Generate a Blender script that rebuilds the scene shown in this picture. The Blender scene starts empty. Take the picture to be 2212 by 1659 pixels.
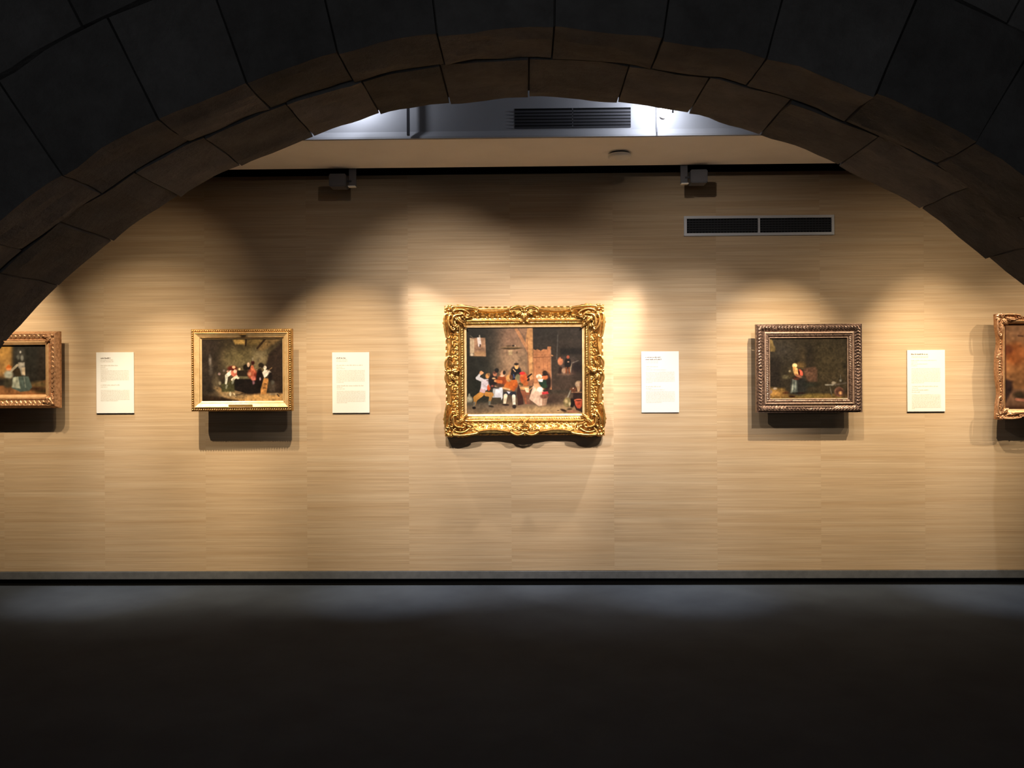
import bpy, bmesh, math, random
import numpy as np
from mathutils import Vector, Matrix
random.seed(7); rng = np.random.default_rng(7)
C = bpy.context.scene.collection
PI = math.pi

# ------------------------------------------------------------------ camera
F_PX, W_PX, H_PX = 1725.0, 2212.0, 1659.0
CAM = Vector((0.0, -5.56, 1.40))
YAW, ROLL = 0.0174, 0.0058
fw = Vector((-math.sin(YAW), math.cos(YAW), 0)); r0 = Vector((math.cos(YAW), math.sin(YAW), 0)); u0 = Vector((0, 0, 1))
rt = r0*math.cos(ROLL) - u0*math.sin(ROLL); up = u0*math.cos(ROLL) + r0*math.sin(ROLL)
cam_data = bpy.data.cameras.new('camera'); cam = bpy.data.objects.new('camera', cam_data); C.objects.link(cam)
cam_data.sensor_width = 36; cam_data.lens = F_PX/W_PX*36; cam_data.clip_start = 0.05
cam.matrix_world = Matrix(((rt.x, up.x, -fw.x, CAM.x), (rt.y, up.y, -fw.y, CAM.y), (rt.z, up.z, -fw.z, CAM.z), (0, 0, 0, 1)))
bpy.context.scene.camera = cam
sc = bpy.context.scene
sc.view_settings.view_transform = 'Standard'; sc.view_settings.look = 'None'
sc.view_settings.gamma = 1; sc.view_settings.exposure = 0; sc.view_settings.use_curve_mapping = False
sc.cycles.use_denoising = True
sc.cycles.max_bounces = 6

def at(px, py, y):
    """point where the sight line of a photograph pixel meets the upright plane at depth y"""
    d = fw + rt*((px-W_PX/2)/F_PX) + up*((H_PX/2-py)/F_PX)
    k = (y-CAM.y)/d.y
    return CAM + d*k

# ------------------------------------------------------------------ world + lamps
world = bpy.data.worlds.new('world'); sc.world = world; world.use_nodes = True
world.node_tree.nodes['Background'].inputs[0].default_value = (0.8, 0.9, 1.0, 1)
world.node_tree.nodes['Background'].inputs[1].default_value = 0.012

WARM = (1.0, 0.80, 0.55)
PALE = (1.0, 0.86, 0.68)
def spot(name, loc, target, power, half, blend=1.0, color=WARM, radius=0.02):
    l = bpy.data.lights.new(name, 'SPOT'); l.energy = power; l.color = color
    l.spot_size = 2*math.radians(half); l.spot_blend = blend; l.shadow_soft_size = radius
    o = bpy.data.objects.new(name, l); C.objects.link(o)
    o.location = loc; o.rotation_euler = (Vector(target)-Vector(loc)).to_track_quat('-Z', 'Y').to_euler()
    return o
def wx(px): return at(px, 800, 0).x      # photograph column -> x on the wall

cx0 = wx(1132)
CENTRE = (1.0, 0.89, 0.80)
SIDE = (1.0, 0.80, 0.56)
GAIN = 1.08
LAMPS = [  # aisle track lamps: x, distance from wall, height, aim x, aim height, half angle, power, colour
    (-0.6, 1.75, 2.8, 0.2, 1.05, 36, 150, CENTRE),
    (-2.8, 1.3, 2.8, -2.55, 0.95, 36, 125, SIDE),
    (3, 1.3, 2.8, 2.2, 0.7, 42, 41, SIDE),
    (-1.2, 1.1, 2.8, -1.25, 1.05, 28, 185, SIDE),
    (1.6, 1.75, 2.8, 1.1, 1.3, 24, 143, CENTRE),
    (4.2, 1.3, 2.8, 3.4, 1.3, 24, 132, SIDE),
    (-2.2, 1.05, 2.8, -2.6, 0.7, 25, 262, SIDE),
    (2.8, 1.05, 2.8, 2.5, 0.85, 25, 180, SIDE),
    (1, 1.75, 2.8, 0.25, 1.35, 24, 290, CENTRE),
    (0.6, 1.75, 2.8, 1.4, 1.6, 42, 34, CENTRE),
    (-0.6, 1.75, 2.8, -1.4, 1.6, 42, 11, CENTRE),
    (-3.2, 1.3, 2.8, -4, 1.4, 28, 300, SIDE),
    (3.4, 1.3, 2.8, 2.6, 1.6, 42, 32, SIDE),
    (1.8, 1.05, 2.8, 1.7, 1.2, 25, 215, SIDE),
    (2.4, 1.05, 2.8, 2.9, 1.3, 24, 143, SIDE),
    (-0.5, 1.75, 2.8, -0.6, 1.65, 30, 105, CENTRE),
    (-1.6, 1.05, 2.8, -1.6, 0.7, 24, 111, SIDE),
    (-2, 1.05, 2.8, -2.8, 1.6, 42, 17, SIDE),
]
for (lx, ly, lz, tx, tz, hf, pw, col) in LAMPS:
    spot('track_spot_light', (lx, -ly, lz), (tx, 0, tz), pw*GAIN, hf, 1, col, 0.012)
SL = -0.28
spot('slot_spot_light', (wx(752), -0.30, 2.64), (0.02, -0.02, 0.95), 290*GAIN, 17, 1, CENTRE, 0.02)
spot('slot_spot_light', (wx(1485), -0.30, 2.64), (0.14, -0.02, 0.95), 290*GAIN, 17, 1, CENTRE, 0.02)
for fx in (250, 850, 1480, 2100):     # slot lamps turned straight down, washing the floor along the wall
    spot('slot_spot_light', (wx(fx), SL, 2.68), (wx(fx), -0.22, 0), 150, 15, 1, (0.95, 0.97, 1.0), 0.02)
# added faint cool fill behind the viewer, brightening the dark vault; no known lamp
al = bpy.data.lights.new('vault_fill_light', 'AREA'); al.energy = 14; al.size = 1.5; al.color = (0.85, 0.92, 1.0)
ao = bpy.data.objects.new('vault_fill_light', al); C.objects.link(ao); ao.location = (0, -7.6, 2.0); ao.rotation_euler = (math.radians(115), 0, 0)

# ------------------------------------------------------------------ helpers
def tag(o, label=None, cat=None, group=None, kind=None):
    if label: o['label'] = label
    if cat: o['category'] = cat
    if group: o['group'] = group
    if kind: o['kind'] = kind
    return o
def link(name, me, mat=None, parent=None, smooth=False):
    o = bpy.data.objects.new(name, me); C.objects.link(o)
    if mat: me.materials.append(mat)
    if parent: o.parent = parent
    if smooth: me.polygons.foreach_set('use_smooth', [True]*len(me.polygons))
    return o
def empty(name, loc, parent=None):
    o = bpy.data.objects.new(name, None); C.objects.link(o); o.location = loc; o.empty_display_size = 0.1
    if parent: o.parent = parent
    return o
def pydata(name, v, f):
    me = bpy.data.meshes.new(name); me.from_pydata([tuple(map(float, p)) for p in v], [], [tuple(map(int, q)) for q in f]); me.update(); return me
def add_box(bm, x0, x1, y0, y1, z0, z1, bev=0):
    m = bmesh.new()
    r = bmesh.ops.create_cube(m, size=1)
    for v in m.verts:
        v.co = Vector(((x0+x1)/2+v.co.x*(x1-x0), (y0+y1)/2+v.co.y*(y1-y0), (z0+z1)/2+v.co.z*(z1-z0)))
    if bev: bmesh.ops.bevel(m, geom=list(m.edges), offset=bev, segments=2, affect='EDGES')
    t = bpy.data.meshes.new('t'); m.to_mesh(t); m.free(); bm.from_mesh(t); bpy.data.meshes.remove(t)
def box(name, x0, x1, y0, y1, z0, z1, mat, parent=None, bev=0):
    bm = bmesh.new(); add_box(bm, x0, x1, y0, y1, z0, z1, bev)
    me = bpy.data.meshes.new(name); bm.to_mesh(me); bm.free()
    return link(name, me, mat, parent)
def lathe_mesh(name, prof, n=40, axis='z'):
    v, f = [], []
    for (r, h) in prof:
        for i in range(n):
            a = 2*PI*i/n; v.append((r*math.cos(a), r*math.sin(a), h))
    for j in range(len(prof)-1):
        for i in range(n):
            a, b = j*n+i, j*n+(i+1) % n
            f.append((a, b, b+n, a+n))
    me = pydata(name, v, f); return me

# ------------------------------------------------------------------ materials
def mat(name, col, rough=0.6, metal=0.0, spec=0.5):
    m = bpy.data.materials.new(name); m.use_nodes = True
    b = m.node_tree.nodes['Principled BSDF']
    b.inputs['Base Color'].default_value = (*col, 1); b.inputs['Roughness'].default_value = rough
    b.inputs['Metallic'].default_value = metal; b.inputs['Specular IOR Level'].default_value = spec
    return m
def nodes(m): return m.node_tree.nodes, m.node_tree.links, m.node_tree.nodes['Principled BSDF']
def noisy(name, c1, c2, scale=(1, 1, 1), nscale=6, detail=6, rough=0.6, metal=0, bump=0.2, dist=0.01, lo=0.35, hi=0.65, perobj=0.0, spec=0.5, nrough=0.6):
    m = mat(name, c1, rough, metal, spec); N, L, B = nodes(m)
    tc = N.new('ShaderNodeTexCoord'); mp = N.new('ShaderNodeMapping'); mp.inputs['Scale'].default_value = scale
    L.new(tc.outputs['Object'], mp.inputs['Vector'])
    vec = mp.outputs[0]
    if perobj:
        oi = N.new('ShaderNodeObjectInfo'); ml = N.new('ShaderNodeMath'); ml.operation = 'MULTIPLY'; ml.inputs[1].default_value = 37
        L.new(oi.outputs['Random'], ml.inputs[0]); va = N.new('ShaderNodeVectorMath'); va.operation = 'ADD'
        L.new(vec, va.inputs[0]); L.new(ml.outputs[0], va.inputs[1]); vec = va.outputs[0]
    n = N.new('ShaderNodeTexNoise'); n.inputs['Scale'].default_value = nscale; n.inputs['Detail'].default_value = detail; n.inputs['Roughness'].default_value = nrough
    L.new(vec, n.inputs['Vector'])
    r = N.new('ShaderNodeValToRGB'); r.color_ramp.elements[0].position = lo; r.color_ramp.elements[1].position = hi
    r.color_ramp.elements[0].color = (*c1, 1); r.color_ramp.elements[1].color = (*c2, 1)
    L.new(n.outputs[0], r.inputs[0])
    out = r.outputs[0]
    if perobj:
        hs = N.new('ShaderNodeHueSaturation'); mr = N.new('ShaderNodeMapRange')
        mr.inputs['To Min'].default_value = 1-perobj; mr.inputs['To Max'].default_value = 1+perobj
        L.new(oi.outputs['Random'], mr.inputs[0]); L.new(mr.outputs[0], hs.inputs['Value']); L.new(out, hs.inputs['Color']); out = hs.outputs[0]
    L.new(out, B.inputs['Base Color'])
    if bump:
        bp = N.new('ShaderNodeBump'); bp.inputs['Strength'].default_value = bump; bp.inputs['Distance'].default_value = dist
        L.new(n.outputs[0], bp.inputs['Height']); L.new(bp.outputs[0], B.inputs['Normal'])
    return m

def grasscloth():
    m = mat('grasscloth', (0.5, 0.4, 0.27), 0.75, 0, 0.25); N, L, B = nodes(m)
    tc = N.new('ShaderNodeTexCoord'); oi = N.new('ShaderNodeObjectInfo')
    off = N.new('ShaderNodeVectorMath'); off.operation = 'SCALE'; off.inputs[0].default_value = (13, 0, 29)
    L.new(oi.outputs['Random'], off.inputs['Scale'])
    def band(sx, sz, det, ro):
        mp = N.new('ShaderNodeMapping'); mp.inputs['Scale'].default_value = (sx, 1, sz); L.new(tc.outputs['Object'], mp.inputs[0])
        a = N.new('ShaderNodeVectorMath'); a.operation = 'ADD'; L.new(mp.outputs[0], a.inputs[0]); L.new(off.outputs[0], a.inputs[1])
        n = N.new('ShaderNodeTexNoise'); n.inputs['Scale'].default_value = 1; n.inputs['Detail'].default_value = det; n.inputs['Roughness'].default_value = ro
        L.new(a.outputs[0], n.inputs['Vector']); return n
    coarse = band(0.22, 22, 6, 0.68); fine = band(1.6, 190, 3, 0.7)
    r = N.new('ShaderNodeValToRGB'); e = r.color_ramp.elements
    e[0].position = 0.28; e[0].color = (0.43, 0.295, 0.165, 1); e[1].position = 0.72; e[1].color = (0.55, 0.425, 0.28, 1)
    L.new(coarse.outputs[0], r.inputs[0])
    r2 = N.new('ShaderNodeValToRGB'); e = r2.color_ramp.elements
    e[0].position = 0.32; e[0].color = (0.80, 0.78, 0.75, 1); e[1].position = 0.62; e[1].color = (1.06, 1.05, 1.04, 1)
    L.new(fine.outputs[0], r2.inputs[0])
    mx = N.new('ShaderNodeMix'); mx.data_type = 'RGBA'; mx.blend_type = 'MULTIPLY'; mx.inputs[0].default_value = 1
    L.new(r.outputs[0], mx.inputs[6]); L.new(r2.outputs[0], mx.inputs[7])
    hs = N.new('ShaderNodeHueSaturation'); mr = N.new('ShaderNodeMapRange'); mr.inputs['To Min'].default_value = 0.985; mr.inputs['To Max'].default_value = 1.02
    L.new(oi.outputs['Random'], mr.inputs[0]); L.new(mr.outputs[0], hs.inputs['Value']); L.new(mx.outputs[2], hs.inputs['Color'])
    L.new(hs.outputs[0], B.inputs['Base Color'])
    bp = N.new('ShaderNodeBump'); bp.inputs['Strength'].default_value = 0.25; bp.inputs['Distance'].default_value = 0.0015
    L.new(fine.outputs[0], bp.inputs['Height']); L.new(bp.outputs[0], B.inputs['Normal'])
    return m

M = {}
M['cloth'] = grasscloth()
M['backing'] = mat('backing', (0.05, 0.04, 0.03), 0.9)
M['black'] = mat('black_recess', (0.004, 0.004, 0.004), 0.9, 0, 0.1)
M['skirting'] = noisy('grey_skirting', (0.09, 0.095, 0.10), (0.12, 0.125, 0.13), nscale=20, rough=0.6, bump=0.05, dist=0.002)
M['floor'] = noisy('dark_floor', (0.036, 0.044, 0.058), (0.044, 0.054, 0.070), nscale=3, rough=0.85, bump=0.05, dist=0.002, spec=0.05)
M['soffit'] = noisy('soffit_paint', (0.88, 0.85, 0.81), (0.92, 0.89, 0.85), nscale=4, rough=0.8, bump=0.02, dist=0.002)
M['fascia'] = noisy('grey_paint', (0.24, 0.245, 0.26), (0.26, 0.265, 0.28), nscale=3, rough=0.75, bump=0.02, dist=0.002)
M['stone'] = noisy('vault_stone', (0.11, 0.098, 0.09), (0.20, 0.184, 0.172), scale=(1, 1, 1), nscale=5, detail=12, rough=0.92, bump=0.8, dist=0.03, lo=0.3, hi=0.72, perobj=0.22, spec=0.15, nrough=0.7)
M['mortar'] = mat('mortar', (0.10, 0.09, 0.08), 0.95, 0, 0.1)
M['metal_grey'] = mat('grey_metal', (0.34, 0.34, 0.36), 0.45, 0.3)
M['lamp_grey'] = mat('lamp_housing_grey', (0.085, 0.085, 0.095), 0.55, 0.1)
M['vent_frame'] = mat('vent_aluminium', (0.50, 0.51, 0.53), 0.45, 0.35)
M['vent_slat'] = mat('vent_slat', (0.06, 0.062, 0.068), 0.5, 0.3)
M['white_plastic'] = mat('white_plastic', (0.86, 0.84, 0.78), 0.45)
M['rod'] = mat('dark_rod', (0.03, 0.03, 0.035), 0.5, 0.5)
M['label'] = mat('label_board', (0.74, 0.72, 0.66), 0.6)
M['label_shadow'] = mat('label_shadow', (0.10, 0.06, 0.03), 0.8)  # dark brown standing in for the shadow line under the boards
M['ink'] = mat('grey_ink', (0.50, 0.46, 0.38), 0.8)
M['ink_dark'] = mat('dark_ink', (0.13, 0.10, 0.07), 0.8)
def gilt(name, c1, c2, rough=0.38, metal=0.75, s=60):
    return noisy(name, c1, c2, nscale=s, detail=5, rough=rough, metal=metal, bump=0.35, dist=0.002, lo=0.3, hi=0.6)
M['gold'] = gilt('gilt_gold', (0.34, 0.15, 0.03), (0.74, 0.44, 0.13), 0.30, 0.88, 45)
M['gold_flat'] = gilt('gilt_gold_smooth', (0.66, 0.43, 0.19), (0.80, 0.57, 0.29), 0.42, 0.35, 25)
M['gold_dark'] = gilt('old_gilt', (0.22, 0.10, 0.03), (0.55, 0.32, 0.10), 0.42, 0.7, 80)
M['bronze'] = gilt('silvered_brown_wood', (0.05, 0.024, 0.016), (0.30, 0.20, 0.15), 0.30, 0.7, 70)
M['bronze_flat'] = gilt('silvered_brown_slip', (0.22, 0.14, 0.095), (0.38, 0.26, 0.19), 0.45, 0.4, 70)
M['rose_gold'] = gilt('rose_gilt', (0.30, 0.14, 0.06), (0.60, 0.34, 0.18), 0.42, 0.6, 60)
M['rose_flat'] = gilt('rose_gilt_slip', (0.60, 0.34, 0.15), (0.70, 0.44, 0.22), 0.45, 0.5, 30)
M['wood_side'] = noisy('frame_side_wood', (0.20, 0.10, 0.03), (0.30, 0.16, 0.06), scale=(1, 1, 8), nscale=8, rough=0.6, bump=0.1, dist=0.002)
M['brass'] = mat('aged_brass', (0.35, 0.22, 0.07), 0.5, 0.6)
def emit(name, col, s):
    m = bpy.data.materials.new(name); m.use_nodes = True; N, L, B = nodes(m)
    B.inputs['Base Color'].default_value = (*col, 1); B.inputs['Emission Color'].default_value = (*col, 1); B.inputs['Emission Strength'].default_value = s
    return m
M['lamp_on'] = emit('lit_lamp', (0.9, 0.94, 1.0), 12)
def paint_mat():
    m = mat('oil_paint', (0.2, 0.2, 0.2), 0.55, 0, 0.12); N, L, B = nodes(m)
    a = N.new('ShaderNodeAttribute'); a.attribute_name = 'paint'; L.new(a.outputs['Color'], B.inputs['Base Color'])
    n = N.new('ShaderNodeTexNoise'); n.inputs['Scale'].default_value = 180
    tc = N.new('ShaderNodeTexCoord'); L.new(tc.outputs['Object'], n.inputs['Vector'])
    bp = N.new('ShaderNodeBump'); bp.inputs['Strength'].default_value = 0.15; bp.inputs['Distance'].default_value = 0.001
    L.new(n.outputs[0], bp.inputs['Height']); L.new(bp.outputs[0], B.inputs['Normal'])
    return m
M['oil'] = paint_mat()

# ------------------------------------------------------------------ large structure
Z_TOP = at(1106, 376, 0).z
XL, XR = -5.6, 5.6
wall = tag(empty('wall_back', (0, 0, 0)), kind='structure', label='long gallery wall covered in strips of straw-coloured grasscloth')
box('wall_backing', XL, XR, 0.004, 0.25, 0.0, 3.9, M['backing'], wall)
PW = wx(1548)-wx(1325)
xs0 = wx(1325)
k0 = math.floor((XL-xs0)/PW)
x = xs0+k0*PW
while x < XR:
    a, b = max(x, XL), min(x+PW, XR)
    box('wall_panel', a+0.00006, b-0.00006, 0.0, 0.004, 0.101, Z_TOP, M['cloth'], wall)
    x += PW
# skirting with a shadow gap under it
bb = tag(empty('baseboard_back', (0, 0, 0)), kind='structure')
box('skirting_board', XL, XR, -0.014, 0.0, 0.047, 0.099, M['skirting'], bb, 0.0015)
box('shadow_gap', XL, XR, 0.0, 0.003, 0.0, 0.047, M['black'], bb)
tag(box('floor', XL, XR, -9.0, 0.0, -0.2, 0.0, M['floor']), kind='structure')
# soffit (dropped ceiling strip) and fascia
Y_SF, Y_SN = -0.31, -0.91
ZS = at(1106, 360, Y_SF).z
tag(box('trim_1', XL, XR, Y_SN, Y_SF, ZS, ZS+0.03, M['soffit']), kind='structure')
tag(box('trim_2', XL, XR, Y_SN-0.001, Y_SN+0.02, ZS+0.03, 3.75, M['fascia']), kind='structure')
# small sloping ledge at the foot of the fascia
zl = ZS+0.001
v = [(XL, Y_SN-0.020, zl), (XR, Y_SN-0.020, zl), (XR, Y_SN-0.018, zl+0.012), (XL, Y_SN-0.018, zl+0.012), (XR, Y_SN-0.001, zl+0.045), (XL, Y_SN-0.001, zl+0.045), (XL, Y_SN-0.001, zl), (XR, Y_SN-0.001, zl)]
f = [(0, 1, 2, 3), (3, 2, 4, 5), (0, 6, 7, 1), (6, 5, 4, 7), (0, 3, 5, 6), (1, 7, 4, 2)]
tag(link('trim_3', pydata('trim_3', v, f), M['fascia']), kind='structure')
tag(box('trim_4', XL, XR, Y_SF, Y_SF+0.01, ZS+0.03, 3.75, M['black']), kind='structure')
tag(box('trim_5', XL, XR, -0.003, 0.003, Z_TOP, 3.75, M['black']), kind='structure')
tag(box('ceiling', XL, XR, -3.6, 0.25, 3.75, 3.9, M['fascia']), kind='structure')

# ------------------------------------------------------------------ stone arch
YA = -5.56+3.60            # far edge of the arch
YN = -5.56+2.89            # near face of the arch
ac = at(1160, 1712, YA); apex = at(1160, 213, YA)
R0 = apex.z-ac.z; AX, AZ = ac.x, ac.z
outline_px = [(0, 762), (60, 690), (100, 645), (150, 600), (215, 548), (290, 490), (350, 455), (400, 418), (455, 390), (510, 365), (600, 328), (690, 293), (780, 264), (880, 239), (1000, 222), (1090, 214), (1160, 211),
              (1260, 217), (1360, 229), (1430, 240), (1500, 247), (1560, 268), (1640, 292), (1720, 322), (1790, 347), (1850, 378), (1900, 404), (1950, 430), (2000, 466), (2050, 500), (2130, 558), (2212, 622)]
oa, orad = [], []
for (px, py) in outline_px:
    p = at(px, py, YA); oa.append(math.atan2(p.x-AX, p.z-AZ)); orad.append(math.hypot(p.x-AX, p.z-AZ))
oa, orad = np.array(oa), np.array(orad)
def rad(a): return float(np.interp(a, oa, orad))
from mathutils import noise
arch = tag(empty('wall_arch', (AX, (YA+YN)/2, 0)), kind='structure', label='low dark stone vault arch spanning the view')
OFF = Vector((AX, (YA+YN)/2, 0))
def stone(a0, a1, ra, rb, y0, y1, seed, name, follow=True, amp=0.016, gap=0.0012):
    """one wedge of masonry between angles a0..a1, radii ra..rb (offsets when follow), depths y0..y1"""
    na, nr, ny = 7, 4, 6
    g = gap/3.3
    idx, v = {}, []
    def P(i, j, k):
        if (i, j, k) in idx: return idx[(i, j, k)]
        a = a0+g+(a1-a0-2*g)*i/na
        base = rad(a) if follow else 0
        r = base+ra+(rb-ra)*j/nr
        y = y0+gap+(y1-y0-2*gap)*k/ny
        # worn arris
        e = (i in (0, na))+(j in (0, nr))+(k in (0, ny))
        if e >= 2:
            if j == 0: r += 0.0025
            if k in (0, ny): y += (0.006 if k == 0 else -0.006)
            if i in (0, na): a += (0.0008 if i == 0 else -0.0008)
        p = Vector((AX+r*math.sin(a), y, AZ+r*math.cos(a)))
        q = Vector((p.x*2.6+seed*3.1, p.y*5, p.z*2.6))
        d = noise.noise(q)*amp+noise.noise(q*3.3)*amp*0.45
        p += Vector((math.sin(a), 0, math.cos(a)))*(d if j == 0 else 0)
        p.y += (noise.noise(q*1.7+Vector((5, 5, 5)))*amp if k in (0, ny) else 0)
        idx[(i, j, k)] = len(v); v.append(tuple(p-OFF)); return len(v)-1
    f = []
    for i in range(na):
        for k in range(ny):
            f.append((P(i, 0, k), P(i+1, 0, k), P(i+1, 0, k+1), P(i, 0, k+1)))
            f.append((P(i, nr, k), P(i, nr, k+1), P(i+1, nr, k+1), P(i+1, nr, k)))
        for j in range(nr):
            f.append((P(i, j, 0), P(i, j+1, 0), P(i+1, j+1, 0), P(i+1, j, 0)))
            f.append((P(i, j, ny), P(i+1, j, ny), P(i+1, j+1, ny), P(i, j+1, ny)))
    for j in range(nr):
        for k in range(ny):
            f.append((P(0, j, k), P(0, j, k+1), P(0, j+1, k+1), P(0, j+1, k)))
            f.append((P(na, j, k), P(na, j+1, k), P(na, j+1, k+1), P(na, j, k+1)))
    return link(name, pydata(name, v, f), M['stone'], arch, smooth=False)
A_MAX = math.acos(max(-1, (0-AZ)/R0))-0.01
YM = YN+0.40*(YA-YN)
n_s = 0
def run(y0, y1, ra, rb, width, shift, follow=True, amp=0.016, am=A_MAX):
    global n_s
    a = -am
    w = width/3.1
    first = True
    while a < am-0.01:
        b = a+w*random.uniform(0.85, 1.15)*(shift if first else 1); first = False
        if b > am-0.04: b = am
        stone(a, b, ra, rb, y0, y1, n_s, 'voussoir' if follow else 'vault_stone', follow, amp); n_s += 1
        a = b
run(YM, YA, 0, 0.42, 0.36, 1.0)
run(YN, YM, 0.0, 0.42, 0.40, 0.55)
# masonry behind and above the ring, towards the viewer
def ringfill(name, y0, y1, ra, rb, m):
    v, f = [], []; n = 60
    for i in range(n+1):
        a = -A_MAX+2*A_MAX*i/n
        for (r, y) in ((ra, y0), (rb, y0), (rb, y1), (ra, y1)):
            rr = rad(a)+r; v.append((AX+rr*math.sin(a)-OFF.x, y-OFF.y, AZ+rr*math.cos(a)))
    for i in range(n):
        o = i*4
        for q in range(4): f.append((o+q, o+4+q, o+4+(q+1) % 4, o+(q+1) % 4))
    f.append((0, 1, 2, 3)); f.append((n*4, n*4+3, n*4+2, n*4+1))
    return link(name, pydata(name, v, f), m, arch)
ringfill('rubble_core', YN+0.040, YA-0.025, 0.024, 1.5, M['mortar'])
run(YN-0.02, YN+0.2, 0.425, 0.80, 0.62, 0.7, amp=0.010)
run(YN-0.02, YN+0.2, 0.805, 1.25, 0.70, 0.4, amp=0.010)
# rear room vault above and behind the viewer
v, f = [], []; n = 40
for i in range(n+1):
    a = -A_MAX*1.0+2*A_MAX*i/n
    for (r, y) in ((4.30, YN-0.02), (4.30, -8.8), (4.5, -8.8), (4.5, YN-0.02)):
        v.append((AX+r*math.sin(a), y, AZ+r*math.cos(a)))
for i in range(n):
    o = i*4
    for q in range(4): f.append((o+q, o+4+q, o+4+(q+1) % 4, o+(q+1) % 4))
tag(link('ceiling_vault', pydata('ceiling_vault', v, f), M['stone']), kind='structure')

# ------------------------------------------------------------------ painter
class Painter:
    def __init__(s, x0, x1, y0, y1, nx, base):
        s.x0, s.x1, s.y0, s.y1 = x0, x1, y0, y1
        s.nx = nx; s.ny = int(nx*(y1-y0)/(x1-x0))
        s.X, s.Y = np.meshgrid(np.linspace(x0, x1, s.nx), np.linspace(y0, y1, s.ny))
        s.I = np.zeros((s.ny, s.nx, 3))+np.array(base, float)
    def blend(s, m, col):
        m = np.clip(m, 0, 1)[..., None]; s.I = s.I*(1-m)+np.array(col, float)*m
    def grad(s, x0, x1, y0, y1, ctop, cbot, soft=20, al=1.0):
        m = 1/(1+np.exp(-(s.X-x0)/soft))*1/(1+np.exp((s.X-x1)/soft))*1/(1+np.exp(-(s.Y-y0)/soft))*1/(1+np.exp((s.Y-y1)/soft))*al
        t = np.clip((s.Y-y0)/(y1-y0), 0, 1)[..., None]; c = np.array(ctop, float)*(1-t)+np.array(cbot, float)*t
        m = m[..., None]; s.I = s.I*(1-m)+c*m
    def ell(s, cx, cy, rx, ry, col, soft=0.12, ang=0, al=1.0):
        a = math.radians(ang); dx, dy = s.X-cx, s.Y-cy
        u = (dx*math.cos(a)+dy*math.sin(a))/rx; w = (-dx*math.sin(a)+dy*math.cos(a))/ry
        d = np.sqrt(u*u+w*w); s.blend(np.clip((1+soft-d)/(2*soft), 0, 1)*al, col)
    def poly(s, pts, col, al=1.0, soft=5):
        pts = np.array(pts, float); ins = np.zeros(s.X.shape, bool); dist = np.full(s.X.shape, 1e9)
        j = len(pts)-1
        for i in range(len(pts)):
            xi, yi = pts[i]; xj, yj = pts[j]
            if yi != yj:
                c = ((yi > s.Y) != (yj > s.Y)) & (s.X < (xj-xi)*(s.Y-yi)/(yj-yi)+xi); ins ^= c
            ex, ey = xj-xi, yj-yi; L = ex*ex+ey*ey+1e-9
            t = np.clip(((s.X-xi)*ex+(s.Y-yi)*ey)/L, 0, 1)
            dist = np.minimum(dist, np.hypot(s.X-xi-t*ex, s.Y-yi-t*ey)); j = i
        sd = np.where(ins, dist, -dist); s.blend(np.clip(sd/(2*soft)+0.5, 0, 1)*al, col)
    def line(s, x0, y0, x1, y1, w, col, al=1.0, w1=None):
        ex, ey = x1-x0, y1-y0; L = ex*ex+ey*ey+1e-9
        t = np.clip(((s.X-x0)*ex+(s.Y-y0)*ey)/L, 0, 1); d = np.hypot(s.X-x0-t*ex, s.Y-y0-t*ey)
        ww = w+(0 if w1 is None else (w1-w)*t); s.blend(np.clip((ww-d)/6+0.5, 0, 1)*al, col)
    def finish(s, mott=0.10, gain=1.0):
        I = s.I/255
        n = rng.normal(size=(s.ny//5+3, s.nx//5+3)); n2 = rng.normal(size=(s.ny//14+3, s.nx//14+3))
        def upn(n):
            yy = np.linspace(0, n.shape[0]-1.001, s.ny); xx = np.linspace(0, n.shape[1]-1.001, s.nx)
            y0 = yy.astype(int); x0 = xx.astype(int); fy = (yy-y0)[:, None]; fx = (xx-x0)[None]
            g = lambda a, b: n[np.ix_(a, b)]
            return (g(y0, x0)*(1-fy)*(1-fx)+g(y0+1, x0)*fy*(1-fx)+g(y0, x0+1)*(1-fy)*fx+g(y0+1, x0+1)*fy*fx)
        I = I*(1+mott*(upn(n)+upn(n2))[..., None]*0.7)+0.006*upn(n)[..., None]
        P = np.pad(I, ((1, 1), (1, 1), (0, 0)), 'edge')
        I = (P[1:-1, 1:-1]*4+P[:-2, 1:-1]*2+P[2:, 1:-1]*2+P[1:-1, :-2]*2+P[1:-1, 2:]*2)/12
        I = np.clip(I, 0, 1)
        lin = np.where(I < 0.04045, I/12.92, ((I+0.055)/1.055)**2.4)*gain
        return np.clip(lin, 0, 0.95)
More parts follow.
